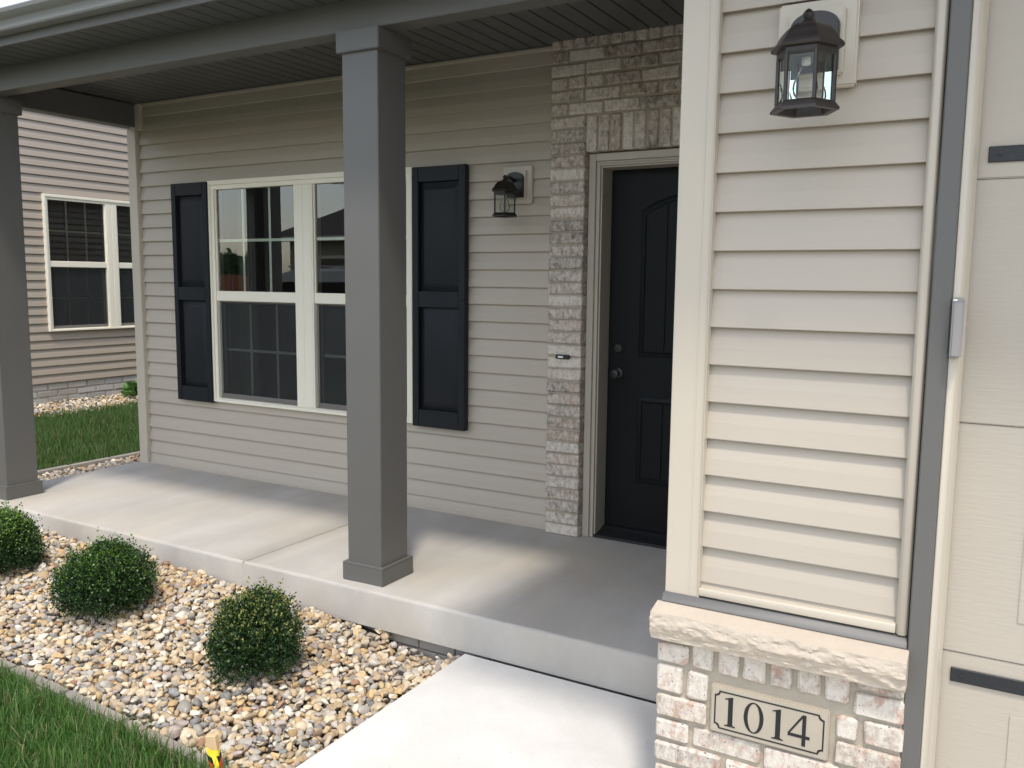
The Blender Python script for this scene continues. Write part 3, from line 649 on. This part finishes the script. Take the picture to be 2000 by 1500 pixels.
# chiselled limestone cap
def cap_stone():
    nx, nz = 150, 18; m = MB(); vs = []; fs = []; x0, x1, zt, zb, yf = 1.044, 1.697, .534, .456, -2.176
    for j in range(nz+1):
        for i in range(nx+1):
            x = x0+(x1-x0)*i/nx; t = j/nz; z = zb+(zt-zb)*t
            p = Vector((x*9, z*22, 0)); ridged = 1-abs(noise.noise(p*1.0+Vector((noise.noise(p*.6)*1.5, 0, 0)))); b = .009*(ridged-.75) + .0055*noise.noise(p*2.7) + .0035*noise.noise(p*7) + .002*noise.noise(p*17)
            bulge = .004*math.sin(math.pi*min(1, max(0, t*1.02)))
            edge = smooth(min(t, 1-t)*6); zz = z+(.003*noise.noise((x*14, j*.3, 7)) if j == 0 else (.0025*noise.noise((x*18, 1, 2)) if j == nz else .004*noise.noise((x*20, z*40, 4))))
            vs.append((x, yf - bulge*.9 - b*edge + (.012*(1-t) if t < .5 else .004), zz))
    for j in range(nz): fs += [(j*(nx+1)+i, j*(nx+1)+i+1, (j+1)*(nx+1)+i+1, (j+1)*(nx+1)+i) for i in range(nx)]
    k = len(vs); W1 = nx+1
    for i in range(nx+1): x = x0+(x1-x0)*i/nx; vs.append((x, YP-.0305, .548)); 
    for i in range(nx+1): x = x0+(x1-x0)*i/nx; vs.append((x, YP+.0, zb))
    fs += [(nz*W1+i, nz*W1+i+1, k+i+1, k+i) for i in range(nx)] + [(i+1, i, k+W1+i, k+W1+i+1) for i in range(nx)] + [(k+i, k+i+1, k+W1+i+1, k+W1+i) for i in range(nx)]
    fs += [tuple([j*W1 for j in range(nz+1)] + [k, k+W1]), tuple([j*W1+nx for j in range(nz, -1, -1)] + [k+W1+nx, k+nx])]
    m.add(vs, fs).build('cap_stone', 'lime', bpo, smooth=True, angle=32)
cap_stone()
MB().box(1.044, 1.20, YP+.003, -1.36, .456, .546).build('cap_return', 'lime', bpo, bevel=.006)
# garage jamb, door and straps
MB().box(1.6925, 1.737, YP-.034, YP+.016, -.21, 2.205).box(6.60, 6.65, YP-.034, YP+.016, -.21, 2.205).box(1.737, 6.60, YP-.034, YP+.016, 2.16, 2.205).build('garage_jamb', 'gray', house, bevel=.003)
MB().prism([(1.7375, YP-.026), (1.752, YP-.026), (1.760, YP-.014), (1.768, YP+.020), (1.768, YP+.034), (1.7375, YP+.034)], -.21, 2.158, lambda s, p, q: (p, q, s)).build('door_stop', 'trim', house, bevel=.0015)
YD = YP+.040; gd = empty('garage_door', (4.17, YD, -.20), house)
for q in range(4):
    z0, z1 = -.205+.5805*q+(.16 if q == 0 else 0) - (.0 if q == 0 else 0), 0
for z0, z1 in ((-.208, .538), (.5395, 1.112), (1.1135, 1.688), (1.6895, 2.16)):
    s_ = MB().box(1.755-4.17, 6.59-4.17, 0, .045, z0+.2, z1+.2).build('door_section', 'gdoor', gd, bevel=.003, seg=2)
    MB().box(1.920-4.17, 3.20-4.17, -.0025, .004, z0+.2+.10, z1+.2-.13).build('pressed_panel', 'gdoor', s_, bevel=.002, seg=2)
for zc in (1.744, .483): 
    o = MB().box(1.788-4.17, 2.25-4.17, -.0065, -.0005, zc+.2-.018, zc+.2+.018).build('hinge_strap', 'blackm', gd, bevel=.0015)
    MB().lathe([(.005, 0), (.005, .002), (.001, .003)], (1.812-4.17, -.0062, zc+.2), 8, 'y').build('bolt', 'blackm', gd, smooth=True)
# garage roof overhang: hipped, eaves on two sides
gr = MB(); ex, ey = .586, -2.69
gr.box(ex, 7.75, ey, YP+.016, 2.675, 2.69).box(ex, 1.075, YP+.016, -1.665, 2.675, 2.69)
gr.build('garage_soffit', 'ceil', house)
gf = MB(); gf.box(ex-.015, ex, ey, -1.665, 2.67, 2.80).box(ex-.015, 7.75, ey-.015, ey, 2.67, 2.80); gf.build('garage_fascia', 'gray', house, bevel=.002)
R3 = [(ex-.03, ey-.03, 2.80), (7.78, ey-.03, 2.80), (4.17, 1.1, 2.80+3.6*k), (4.17, 4.2, 2.80+3.6*k), (ex-.03, 4.2, 2.80), (7.78, 4.2, 2.80)]
gq = MB(); gq.add(R3, [(0, 1, 2), (0, 2, 3, 4), (1, 5, 3, 2)]); gq.add([(a, b, c-.02) for a, b, c in R3], [(0, 1, 2), (0, 2, 3, 4), (1, 5, 3, 2)]); gq.build('garage_roof', 'shingle', house)

# ================================================================== LANTERNS
def lantern(cx, yw, cz, label):
    e = tag(empty('wall_lantern', (cx, yw, cz)), label, 'wall lantern', 'coach lanterns on the house'); B = 'bronze'
    prof = [(-.057, -.072), (.057, -.072), (.057, .034)] + [(.057*math.cos(t), .034+.036*math.sin(t)) for t in np.linspace(.12, math.pi-.12, 13)] + [(-.057, .034)]
    MB().prism(prof, -.040, -.058, lambda s, p, q: (p, s, q)).build('backplate', B, e, bevel=.003, seg=2)
    c = (.010, -.175)
    MB().tube([(0, -.057, .020), (.001, -.085, .030), (.004, -.115, .034), (.008, -.145, .026), (c[0], c[1], .006)], [.011, .009, .0085, .009, .010], 10).build('arm', B, e, smooth=True)
    hx = 6
    def hexl(prof, nm, mat, **kw): return MB().lathe(prof, (c[0], c[1], 0), hx, 'z', 0, 0).build(nm, mat, e, **kw)
    rf_ = hexl([(.066, -.066), (.068, -.058), (.068, -.052), (.080, -.050), (.083, -.045), (.080, -.039), (.070, -.030), (.062, -.016), (.050, -.003), (.034, .006), (.018, .010)], 'roof', B, smooth=True, angle=28)
    MB().lathe([(.018, .008), (.015, .014), (.009, .018), (.012, .024), (.013, .030), (.009, .036), (.005, .040), (.001, .042)], (c[0], c[1], 0), 12).build('finial', B, rf_, smooth=True)
    # bottom ring: hexagonal flare, open below
    ri, vs, fs = [(.063, -.166), (.068, -.170), (.078, -.182), (.078, -.187), (.062, -.187), (.057, -.175), (.057, -.166)], [], []
    for r, h in ri: vs += [(c[0]+r*math.cos(math.pi*j/3), c[1]+r*math.sin(math.pi*j/3), h) for j in range(6)]
    n_ = len(ri)
    for i in range(n_): fs += [(i*6+j, i*6+(j+1) % 6, ((i+1) % n_)*6+(j+1) % 6, ((i+1) % n_)*6+j) for j in range(6)]
    MB().add(vs, fs).build('bottom_ring', B, e)
    for j in range(6):
        t = math.pi*j/3; x, y = c[0]+.0635*math.cos(t), c[1]+.0635*math.sin(t)
        MB().tube([(x, y, -.168), (x, y, -.062)], .0048, 6).build('cage_post', B, e)
        t2 = t+math.pi/3; p, q = Vector((c[0]+.060*math.cos(t), c[1]+.060*math.sin(t), 0)), Vector((c[0]+.060*math.cos(t2), c[1]+.060*math.sin(t2), 0)); n2 = ((p+q)/2-Vector((c[0], c[1], 0))).normalized()*.0022
        p, q = p.lerp(q, .05), q.lerp(p, .05)
        vs = [(a.x, a.y, z) for o_ in (0, 1) for a, z in ((p-n2*o_, -.166), (q-n2*o_, -.166), (q-n2*o_, -.064), (p-n2*o_, -.064))]
        g_ = MB().add(vs, [(0, 1, 2, 3), (7, 6, 5, 4), (0, 4, 5, 1), (1, 5, 6, 2), (2, 6, 7, 3), (3, 7, 4, 0)]); g_.mi = [0]+[1]*5; g_.build('glass_pane', ['lampglass', 'clear'], e)
    MB().lathe([(.010, -.060), (.010, -.080), (.009, -.082)], (c[0], c[1], 0), 12).build('socket', 'socket', e, smooth=True)
    MB().lathe([(.009, -.081), (.012, -.090), (.020, -.104), (.027, -.122), (.0285, -.134), (.026, -.147), (.017, -.157), (.004, -.161)], (c[0], c[1], 0), 16).build('bulb', 'bulb', e, smooth=True)
    return e
lantern(-.617, 0, 1.980, 'bronze lantern on the porch wall between shutter and brick entry')
lantern(1.402, YP, 2.023, 'bronze lantern on the bright siding beside the garage door')

# ================================================================== DOORBELL, PLAQUE, KEYPAD
db = tag(empty('doorbell', (-.290, YB, 1.023)), 'small black doorbell with white button on the brick', 'doorbell')
MB().box(-.043, .043, -.012, .006, -.0115, .0115).build('housing', 'blackm', db, bevel=.003, seg=2)
MB().box(-.026, .008, -.0155, -.011, -.005, .005).build('button', 'white', db, bevel=.002, seg=2)
pq = tag(empty('address_plaque', (1.3675, YQ, .279)), 'carved stone plaque with black house number 1014', 'plaque')
MB().box(-.156, .156, -.004, .03, -.068, .068).build('plaque_stone', 'plaque', pq, bevel=.004, seg=2)
yi = -.0052
def flat(pts_loops, faces_fn): pass
def ring(outer, inner, name):
    n = len(outer); vs = [(x, yi, z) for x, z in outer]+[(x, yi, z) for x, z in inner]+[(x, -.003, z) for x, z in outer]+[(x, -.003, z) for x, z in inner]
    fs = [(i, (i+1) % n, n+(i+1) % n, n+i) for i in range(n)] + [(i, 2*n+i, 2*n+(i+1) % n, (i+1) % n) for i in range(n)] + [(n+i, n+(i+1) % n, 3*n+(i+1) % n, 3*n+i) for i in range(n)]
    MB().add(vs, fs).build(name, 'ink', pq)
def border(o):
    W_, H_, r = .1445-o, .0545-o, .0125
    pts = []
    for sx, sz_ in ((1, 1), (-1, 1), (-1, -1), (1, -1)):
        arc = [(W_-r*math.sin(t)*1.0, H_-r*math.cos(t)) for t in np.linspace(0, math.pi/2, 6)] if True else []
        arc = [(W_-(r)*math.cos(t), H_-(r)*math.sin(t)) for t in np.linspace(0, math.pi/2, 6)]   # concave corner
        arc = arc[::-1] if sx*sz_ > 0 else arc
        pts += [(sx*a, sz_*b) for a, b in arc]
    return pts
ring(border(0), border(.0036), 'border')
def glyph(poly, name): MB().prism(poly, yi, -.003, lambda s, p, q: (p, s, q)).build(name, 'ink', pq)
def one(x):
    s = [(-.015, -.0425), (.015, -.0425), (.015, -.0400), (.0085, -.0385), (.0068, -.035), (.0068, .0425), (.004, .0425), (-.015, .0355), (-.0145, .033), (-.0075, .035), (-.0060, .032), (-.0060, -.035), (-.0080, -.0385), (-.015, -.0400)]
    glyph([(x+a, b) for a, b in s], 'digit')
zo = -.0025
def one_at(xw): one(xw-1.3675)
one_at(1.267); one_at(1.3945)
cx = 1.3305-1.3675
ring([(cx+.0265*math.sin(t), .0435*math.cos(t)) for t in np.linspace(0, 2*math.pi, 40, endpoint=False)], [(cx+.0160*math.sin(t), .0405*math.cos(t)) for t in np.linspace(0, 2*math.pi, 40, endpoint=False)], 'digit')
x4 = 1.450-1.3675
MB().prism([(x4+.007, .0425), (x4+.0165, .0425), (x4+.0165, -.0425), (x4+.007, -.0425)], yi, -.003, lambda s, p, q: (p, s, q)).prism([(x4-.029, -.0215), (x4+.0068, -.0215), (x4+.0068, -.0135), (x4-.029, -.0135)], yi, -.003, lambda s, p, q: (p, s, q)).prism([(x4+.0167, -.0215), (x4+.027, -.0215), (x4+.027, -.0135), (x4+.0167, -.0135)], yi, -.003, lambda s, p, q: (p, s, q)).prism([(x4-.029, -.0133), (x4-.0235, -.0133), (x4+.0068, .033), (x4+.0068, .0425)], yi, -.003, lambda s, p, q: (p, s, q)).build('digit', 'ink', pq)
kp = tag(empty('keypad', (1.752, YP-.027, 1.345)), 'grey plastic keypad box on the garage door jamb', 'keypad')
MB().box(-.013, .012, -.030, .002, -.070, .070).build('housing', 'plastic', kp, bevel=.004, seg=2)
MB().box(-.011, .0135, -.040, -.0305, -.068, .060).build('sliding_cover', 'plastic', kp, bevel=.004, seg=2)
MB().box(-.011, -.002, -.033, -.0305, .061, .066).build('latch', 'white', kp, bevel=.001)

# ================================================================== SHRUBS
def shrub(cx, cy, cz, rx, rz, label, tip, ntw, seed, flat_=0):
    R_ = np.random.default_rng(seed); e = tag(empty('boxwood_shrub', (cx, cy, cz)), label, 'shrub', 'boxwood shrubs in the gravel bed')
    V = []; C_ = []
    base = np.array([(.019, .052, .014), (.026, .068, .017), (.037, .088, .022), (.013, .038, .012)])
    for i in range(ntw):
        d = R_.normal(size=3); d /= np.linalg.norm(d); d[2] = d[2]*.9+.12
        if d[2] < -.55: d[2] = -d[2]
        d /= np.linalg.norm(d)
        lump = 1.03+.24*noise.noise((d[0]*1.8+seed, d[1]*1.8, d[2]*1.8)) + .14*noise.noise((d[0]*5+seed, d[1]*5, d[2]*5))
        L = lump*R_.uniform(.82, 1.05)*(R_.uniform(1.08, 1.24) if R_.random() < .07 and d[2] > .25 else 1)
        start = L*R_.uniform(.5, .75); nl = 15
        tp = 1-.24*max(0, d[2])**1.5+.05*min(0, d[2]); axis = np.array([d[0]*rx*tp, d[1]*rx*tp, d[2]*rz*1.04]); ctr = np.array([0, 0, rz*.80])
        up = d*.55+np.array([0, 0, .75]); up /= np.linalg.norm(up)
        for q in range(nl):
            t = start+(L-start)*(q/(nl-1)); p = ctr+axis*t+R_.normal(size=3)*.006+up*.020*(q/(nl-1))*R_.uniform(.4, 1)
            if p[2] < .005: continue
            ld = R_.normal(size=3)*.65+up*.95; ld /= np.linalg.norm(ld); sd = np.cross(ld, R_.normal(size=3)); sd /= np.linalg.norm(sd)
            l = R_.uniform(.0088, .0140); w = l*R_.uniform(.28, .40); nn = np.cross(ld, sd)*w*.35
            V.append([p, p+ld*l*.5+sd*w+nn, p+ld*l, p+ld*l*.5-sd*w+nn])
            c = base[R_.integers(4)]*R_.uniform(.7, 1.3); young = (q/(nl-1))**2*max(0, d[2]+.15)
            if R_.random() < young*tip[1]: c = np.array(tip[0])*R_.uniform(.6, 1.15)
            C_.append(np.tile(c, (4, 1)))
    V = np.array(V); n = len(V); f = np.arange(n*4).reshape(n, 4)
    place('crown', raw_mesh('crown', V.reshape(-1, 3), f, 'leaf', np.vstack(C_), smooth=False), e)
    m = MB()
    for i in range(16):
        d = R_.normal(size=3); d[2] = abs(d[2])+.5; d /= np.linalg.norm(d); m.tube([(0, 0, -.02), tuple(np.array([d[0]*rx*.3, d[1]*rx*.3, d[2]*rz*.6])), tuple(np.array([d[0]*rx*.7, d[1]*rx*.7, rz*.55+d[2]*rz*.6]))], [.007, .0045, .002], 5)
    m.build('stem', 'bark', e, smooth=True); return e
shrub(-.775, -1.915, gz(-.76, -1.93)-.005, .186, .182, 'boxwood with yellowed tips nearest the walkway', ((.30, .33, .10), .50), 2300, 3)
shrub(-1.836, -1.850, gz(-1.83, -1.85)-.01, .220, .170, 'broad dark boxwood in the middle of the three', ((.12, .23, .040), .55), 2900, 4)
shrub(-2.760, -1.805, gz(-2.76, -1.8)-.01, .186, .175, 'boxwood with bright green tips by the corner column', ((.16, .29, .048), .75), 2400, 5)
# leafy plant at the foot of the neighbouring house
def leafy(cx, cy, cz, seed):
    R_ = np.random.default_rng(seed); e = tag(empty('hosta_plant', (cx, cy, cz)), 'leafy green plant against the neighbouring foundation', 'plant'); V = []; F = []; C_ = []
    for i in range(95):
        a = R_.uniform(0, 6.28); t = R_.uniform(.05, 1.25); L = R_.uniform(.10, .22); w = L*R_.uniform(.16, .26); d = np.array([math.cos(a)*math.sin(t), math.sin(a)*math.sin(t), math.cos(t)]); s = np.array([-math.sin(a), math.cos(a), 0]); o = np.array([R_.normal()*.06, R_.normal()*.09, R_.uniform(0, .10)])
        k = len(V)*0 + sum(len(x) for x in V); pts = []
        for u, hw in ((0, .15), (.35, 1), (.7, .8), (1, .05)):
            c = o+d*L*u+np.array([0, 0, -.35*L*u*u]); pts += [c-s*w*hw, c+np.array([0, 0, -.15*w*hw]), c+s*w*hw]
        V.append(np.array(pts)); F += [[k+j*3+q, k+j*3+q+1, k+j*3+q+4, k+j*3+q+3] for j in range(3) for q in range(2)]; C_.append(np.tile(np.array([(.06, .15, .03), (.09, .20, .045), (.16, .25, .08)][R_.integers(3)])*R_.uniform(.7, 1.2), (12, 1)))
    place('leaves', raw_mesh('leaves', np.vstack(V), np.array(F), 'leaf', np.vstack(C_)), e); MB().tube([(0, 0, -.03), (.01, 0, .16)], .006, 6).build('stem', 'bark', e)
leafy(-7.78, 2.83, sz(-7.8)+.01, 9)
# survey stake
sk_ = tag(empty('survey_stake', (-.335, -2.50, -.235)), 'wooden survey stake wrapped in yellow and red tape', 'stake'); sk_.rotation_euler = (.04, -.10, .35)
MB().box(-.0185, .0185, -.010, .010, -.12, .172).build('stake_wood', 'wood', sk_, bevel=.0015)
def wrap(z0, z1, mat, nm, g_=.002, ph=0):
    n = 14; vs = []; fs = []
    for j in range(2):
        for i in range(n):
            t = 2*math.pi*i/n; sx = max(-1, min(1, 1.35*math.cos(t))); sy = max(-1, min(1, 1.35*math.sin(t))); wz = .006*math.sin(2*t+ph)+.004*math.sin(5*t)
            vs.append(((.0185+g_)*sx, (.010+g_)*sy, (z0, z1)[j]+wz))
    fs = [(i, (i+1) % n, n+(i+1) % n, n+i) for i in range(n)]; MB().add(vs, fs).build(nm, mat, sk_)
wrap(.098, .128, 'yellow', 'tape', .0022); wrap(.084, .104, 'blackm', 'tape', .0030, 1); wrap(.02, .092, 'red', 'tape', .0024, 2); 
m = MB(); n = 10; vs = []
for i in range(n+1): t = i/n; vs += [(-.006+.03*t+.006*math.sin(t*7), -.014-.012*math.sin(t*3), .112-.12*t), (.012+.03*t+.006*math.sin(t*7), -.015-.010*math.sin(t*3), .112-.115*t)]
m.add(vs, [(2*i, 2*i+1, 2*i+3, 2*i+2) for i in range(n)]).build('loose_tape_end', 'yellow', sk_)

# ================================================================== NEIGHBOURING HOUSE
nh = tag(empty('neighbour_house', (-8.05, 3, 0)), 'taupe sided house next door with almond window', 'house'); NB0 = Vector((-8.05, 3, 0))
def nf(x0): return lambda s, d, z: (x0+d+8.05, s-3, z)
NW0, NW1, NWZ0, NWZ1 = 1.815, 3.575, .785, 2.395
nw = MB()
for a, b, z0, z1 in ((-4, NW0+.02, .16, 4.08), (NW1-.02, 9, .16, 4.08), (NW0+.02, NW1-.02, .16, NWZ0+.02), (NW0+.02, NW1-.02, NWZ1-.02, 4.08)): nw.box(-.12, -.0085, a-3, b-3, z0, z1)
nwo = nw.build('side_wall', 'nsiding', nh); FN = nf(-8.035); z = .172
while z < 4.0:
    if z+EX <= NWZ0 or z >= NWZ1-.01: board(nwo, -4, 9, z, FN, 'nsiding', EX, 'N')
    elif z < NWZ0: board(nwo, -4, NW0+.006, z, FN, 'nsiding', EX, 'N'); board(nwo, NW1-.006, 9, z, FN, 'nsiding', EX, 'N'); board(nwo, NW0+.006, NW1-.006, z, FN, 'nsiding', NWZ0+.004-z, 'N')
    elif z+EX > NWZ1: board(nwo, -4, NW0+.006, z, FN, 'nsiding', EX, 'N'); board(nwo, NW1-.006, 9, z, FN, 'nsiding', EX, 'N'); z_ = NWZ1-.004; board(nwo, NW0+.006, NW1-.006, z_, FN, 'nsiding', z+EX-z_, 'N')
    else: board(nwo, -4, NW0+.006, z, FN, 'nsiding', EX, 'N'); board(nwo, NW1-.006, 9, z, FN, 'nsiding', EX, 'N')
    z += EX
window(nh, FN, NW0, NW1, NWZ0, NWZ1, 1.585)
MB().box(-3.0, -2.95, -1.6, 1.0, .2, 2.8).box(-3, -.13, -1.7, -1.65, .2, 2.8).box(-3, -.13, 1.0, 1.05, .2, 2.8).box(-3, -.13, -1.65, 1, .15, .2).box(-3, -.13, -1.65, 1, 2.8, 2.85).build('room_lining', 'room', nh)
nfo = MB().box(-.12, -.012, -7, 6, -.4, .160).build('foundation', 'found', nh)
fbm = [MB().box(-.02, -.0, -.122, .122, -.0365, .0365).mesh('foundation_block', 'found', bevel=.008, seg=2) for _ in range(1)]
for r_ in range(3):
    y = -1.6 + (.125 if r_ % 2 else 0)
    while y < 2.5:
        o = place('foundation_block', fbm[0], nfo, (rng.uniform(-.004, .003), y, .122-.081*r_), None); o.rotation_euler = (0, rng.normal()*.05, rng.normal()*.012); y += .252
MB().prism([(.17, 4.05), (.17, 4.15), (-5, 5.35), (-5, 5.25)], -7.4, 6.4, lambda s, p, q: (p, s, q)).build('roof', 'shingle', nh)
MB().box(-.02, .16, -7.3, 6.3, 4.06, 4.09).build('soffit', 'cream', nh)
MB().box(-9, -.05, -7, -6.9, -.4, 4.05).box(-9, -.05, 5.9, 6, -.4, 4.05).build('end_wall', 'nsiding', nh)
for y in (-4.06, 8.96): MB().box(-.01, .028, y-3, y-3+.09, .15, 4.05).build('corner_post', 'cream', nh, bevel=.003)

# ================================================================== ACROSS THE STREET (mirrored in the window glass)
oh = tag(empty('street_house', (-13, -23, -.3)), 'single storey house with hipped dark roof across the street', 'house')
MB().box(-7.2, 7.2, -4, 4.6, 0, 3.15).build('wall', 'nsiding', oh)
def hip(x0, x1, y0, y1, z, h, nm):
    r = (y1-y0)/2; vs = [(x0, y0, z), (x1, y0, z), (x1, y1, z), (x0, y1, z), (x0+r, y0+r, z+h), (x1-r, y0+r, z+h)]
    MB().add(vs, [(0, 1, 5, 4), (1, 2, 5), (2, 3, 4, 5), (3, 0, 4), (0, 3, 2, 1)]).build(nm, 'shingle', oh)
hip(-7.8, 7.8, -4.6, 5.2, 3.15, 2.7, 'roof')
MB().box(-7.9, 7.9, 5.14, 5.24, 2.98, 3.15).build('fascia', 'cream', oh)
for x in (-5, -1.5, 2.5): 
    w_ = MB().box(x-.9, x+.9, 4.58, 4.66, .9, 2.5).build('window', 'cream', oh); MB().box(x-.8, x+.8, 4.655, 4.68, 1.0, 2.4).build('pane', 'carglass', w_)
MB().box(4.4, 5.4, 4.58, 4.66, 0, 2.1).build('door', 'navy', oh)
# parked car
cr = tag(empty('parked_car', (-8.35, -8.7, -.30)), 'white estate car parked along the street', 'car')
def carpart(prof, y0, y1, nm, mat, **kw): return MB().prism(prof, y0, y1, lambda s, p, q: (p, s, q)).build(nm, mat, cr, **kw)
carpart([(-2.45, .35), (-2.5, .75), (-2.42, 1.10), (-1.0, 1.16), (1.2, 1.16), (2.25, 1.05), (2.45, .8), (2.45, .35)], -.95, .95, 'body', 'carwhite', bevel=.06, seg=3)
MB().prism([(-2.38, 1.12), (-2.15, 1.80), (-1.6, 1.93), (.2, 1.93), (.55, 1.80), (1.15, 1.12)], -.84, .84, lambda s, p, q: (p, s*(1-.12*(q-1.1)), q)).build('cabin', 'carwhite', cr, bevel=.05, seg=3)
for sy in (-1, 1):
    for a, b, c, d in ((-2.05, -1.25, -1.9, -1.25), (-1.15, -.35, -1.15, -.35), (-.25, .95, -.25, .42)):
        y0, y1 = sy*.848, sy*.79
        MB().add([(a, y0, 1.2), (b, y0, 1.2), (d, y1, 1.68), (c, y1, 1.68), (a, y0-.01*sy, 1.2), (b, y0-.01*sy, 1.2), (d, y1-.02*sy, 1.68), (c, y1-.02*sy, 1.68)], [(0, 1, 2, 3), (4, 5, 6, 7), (0, 1, 5, 4), (2, 3, 7, 6)]).build('side_window', 'carglass', cr)
    for x in (-1.5, 1.55): 
        w_ = MB().lathe([(.36, 0), (.38, .05), (.38, .17), (.36, .22)], (x, sy*.97+(.22 if sy > 0 else 0)-.0, .38), 20, 'y').build('wheel', 'tyre', cr, smooth=True); MB().lathe([(.22, -.012), (.22, .232)], (x, sy*.97+(.22 if sy > 0 else 0), .38), 14, 'y').build('rim', 'chrome', w_)
    MB().box(-2.49, -2.38, sy*.80-.10, sy*.80+.10, .85, 1.08).build('tail_lamp', 'lampred', cr, bevel=.02); MB().box(2.30, 2.47, sy*.72-.16, sy*.72+.16, .78, .95).build('headlight', 'chrome', cr, bevel=.02)
    MB().box(-1.9, .1, sy*.62-.02, sy*.62+.02, 1.95, 1.98).build('roof_rail', 'chrome', cr)
# utility pole with wires
up = tag(empty('utility_pole', (-44, -41, -.3)), 'tall wooden utility pole with crossarm beyond the street', 'utility pole')
MB().tube([(0, 0, 0), (0, 0, 9.0)], [.17, .11], 10).build('pole', 'pole', up, smooth=True); MB().box(-1.3, 1.3, -.06, .06, 8.3, 8.45).build('crossarm', 'pole', up)
for x in (-1.2, 0, 1.2):
    MB().tube([(x, -.0, 8.5), (x+20, -8, 7.9), (x+40, -16, 8.5)], .03, 5).build('wire', 'blackm', up); MB().tube([(x, 0, 8.5), (x-20, 8, 7.9), (x-40, 16, 8.5)], .03, 5).build('wire', 'blackm', up); MB().tube([(x, 0, 8.4), (x, 0, 8.6)], .05, 6).build('insulator', 'chrome', up)
def tree(cx, cy, h, r, seed, label):
    R_ = np.random.default_rng(seed); e = tag(empty('street_tree', (cx, cy, -.3)), label, 'tree'); n = 3500; V = []; C_ = []
    cl = [(R_.normal(size=3)*np.array([.5, .5, .35])*r+np.array([0, 0, h*.62]), r*R_.uniform(.3, .5)) for _ in range(14)]
    for i in range(n):
        c, q = cl[R_.integers(14)]; d = R_.normal(size=3); d /= np.linalg.norm(d); p = c+d*q*R_.uniform(.6, 1.05); a = R_.normal(size=3)*.14; b = R_.normal(size=3)*.14
        V.append([p, p+a, p+a+b, p+b]); C_.append(np.tile(np.array((.04, .085, .025))*R_.uniform(.6, 1.5), (4, 1)))
    place('crown', raw_mesh('crown', np.array(V).reshape(-1, 3), np.arange(n*4).reshape(n, 4), 'leaf', np.vstack(C_), smooth=False), e)
    m = MB(); m.tube([(0, 0, 0), (.05, 0, h*.35), (0, .05, h*.6)], [.16, .12, .06], 8)
    for c, q in cl[:6]: m.tube([(0, 0, h*.33), tuple(c*.6+np.array([0, 0, h*.15])), tuple(c)], [.07, .05, .02], 6)
    m.build('trunk', 'bark', e, smooth=True)
tree(-35, -29, 2.9, 1.3, 21, 'broad leafy street tree beside the orange fence'); tree(-43, -33, 3.2, 1.6, 22, 'taller leafy tree farther down the street')
of = tag(empty('construction_fence', (-27, -22, -.3)), 'orange construction fence across the street', 'fence')
for i in range(7): MB().tube([(-4.2+i*1.4, 0, 0), (-4.2+i*1.4, 0, 1.9)], .03, 6).build('post', 'chrome', of)
for i in range(6): MB().box(-4.17+i*1.4, -2.83+i*1.4, -.012, .012, .7, 1.85).build('panel', 'orange', of)
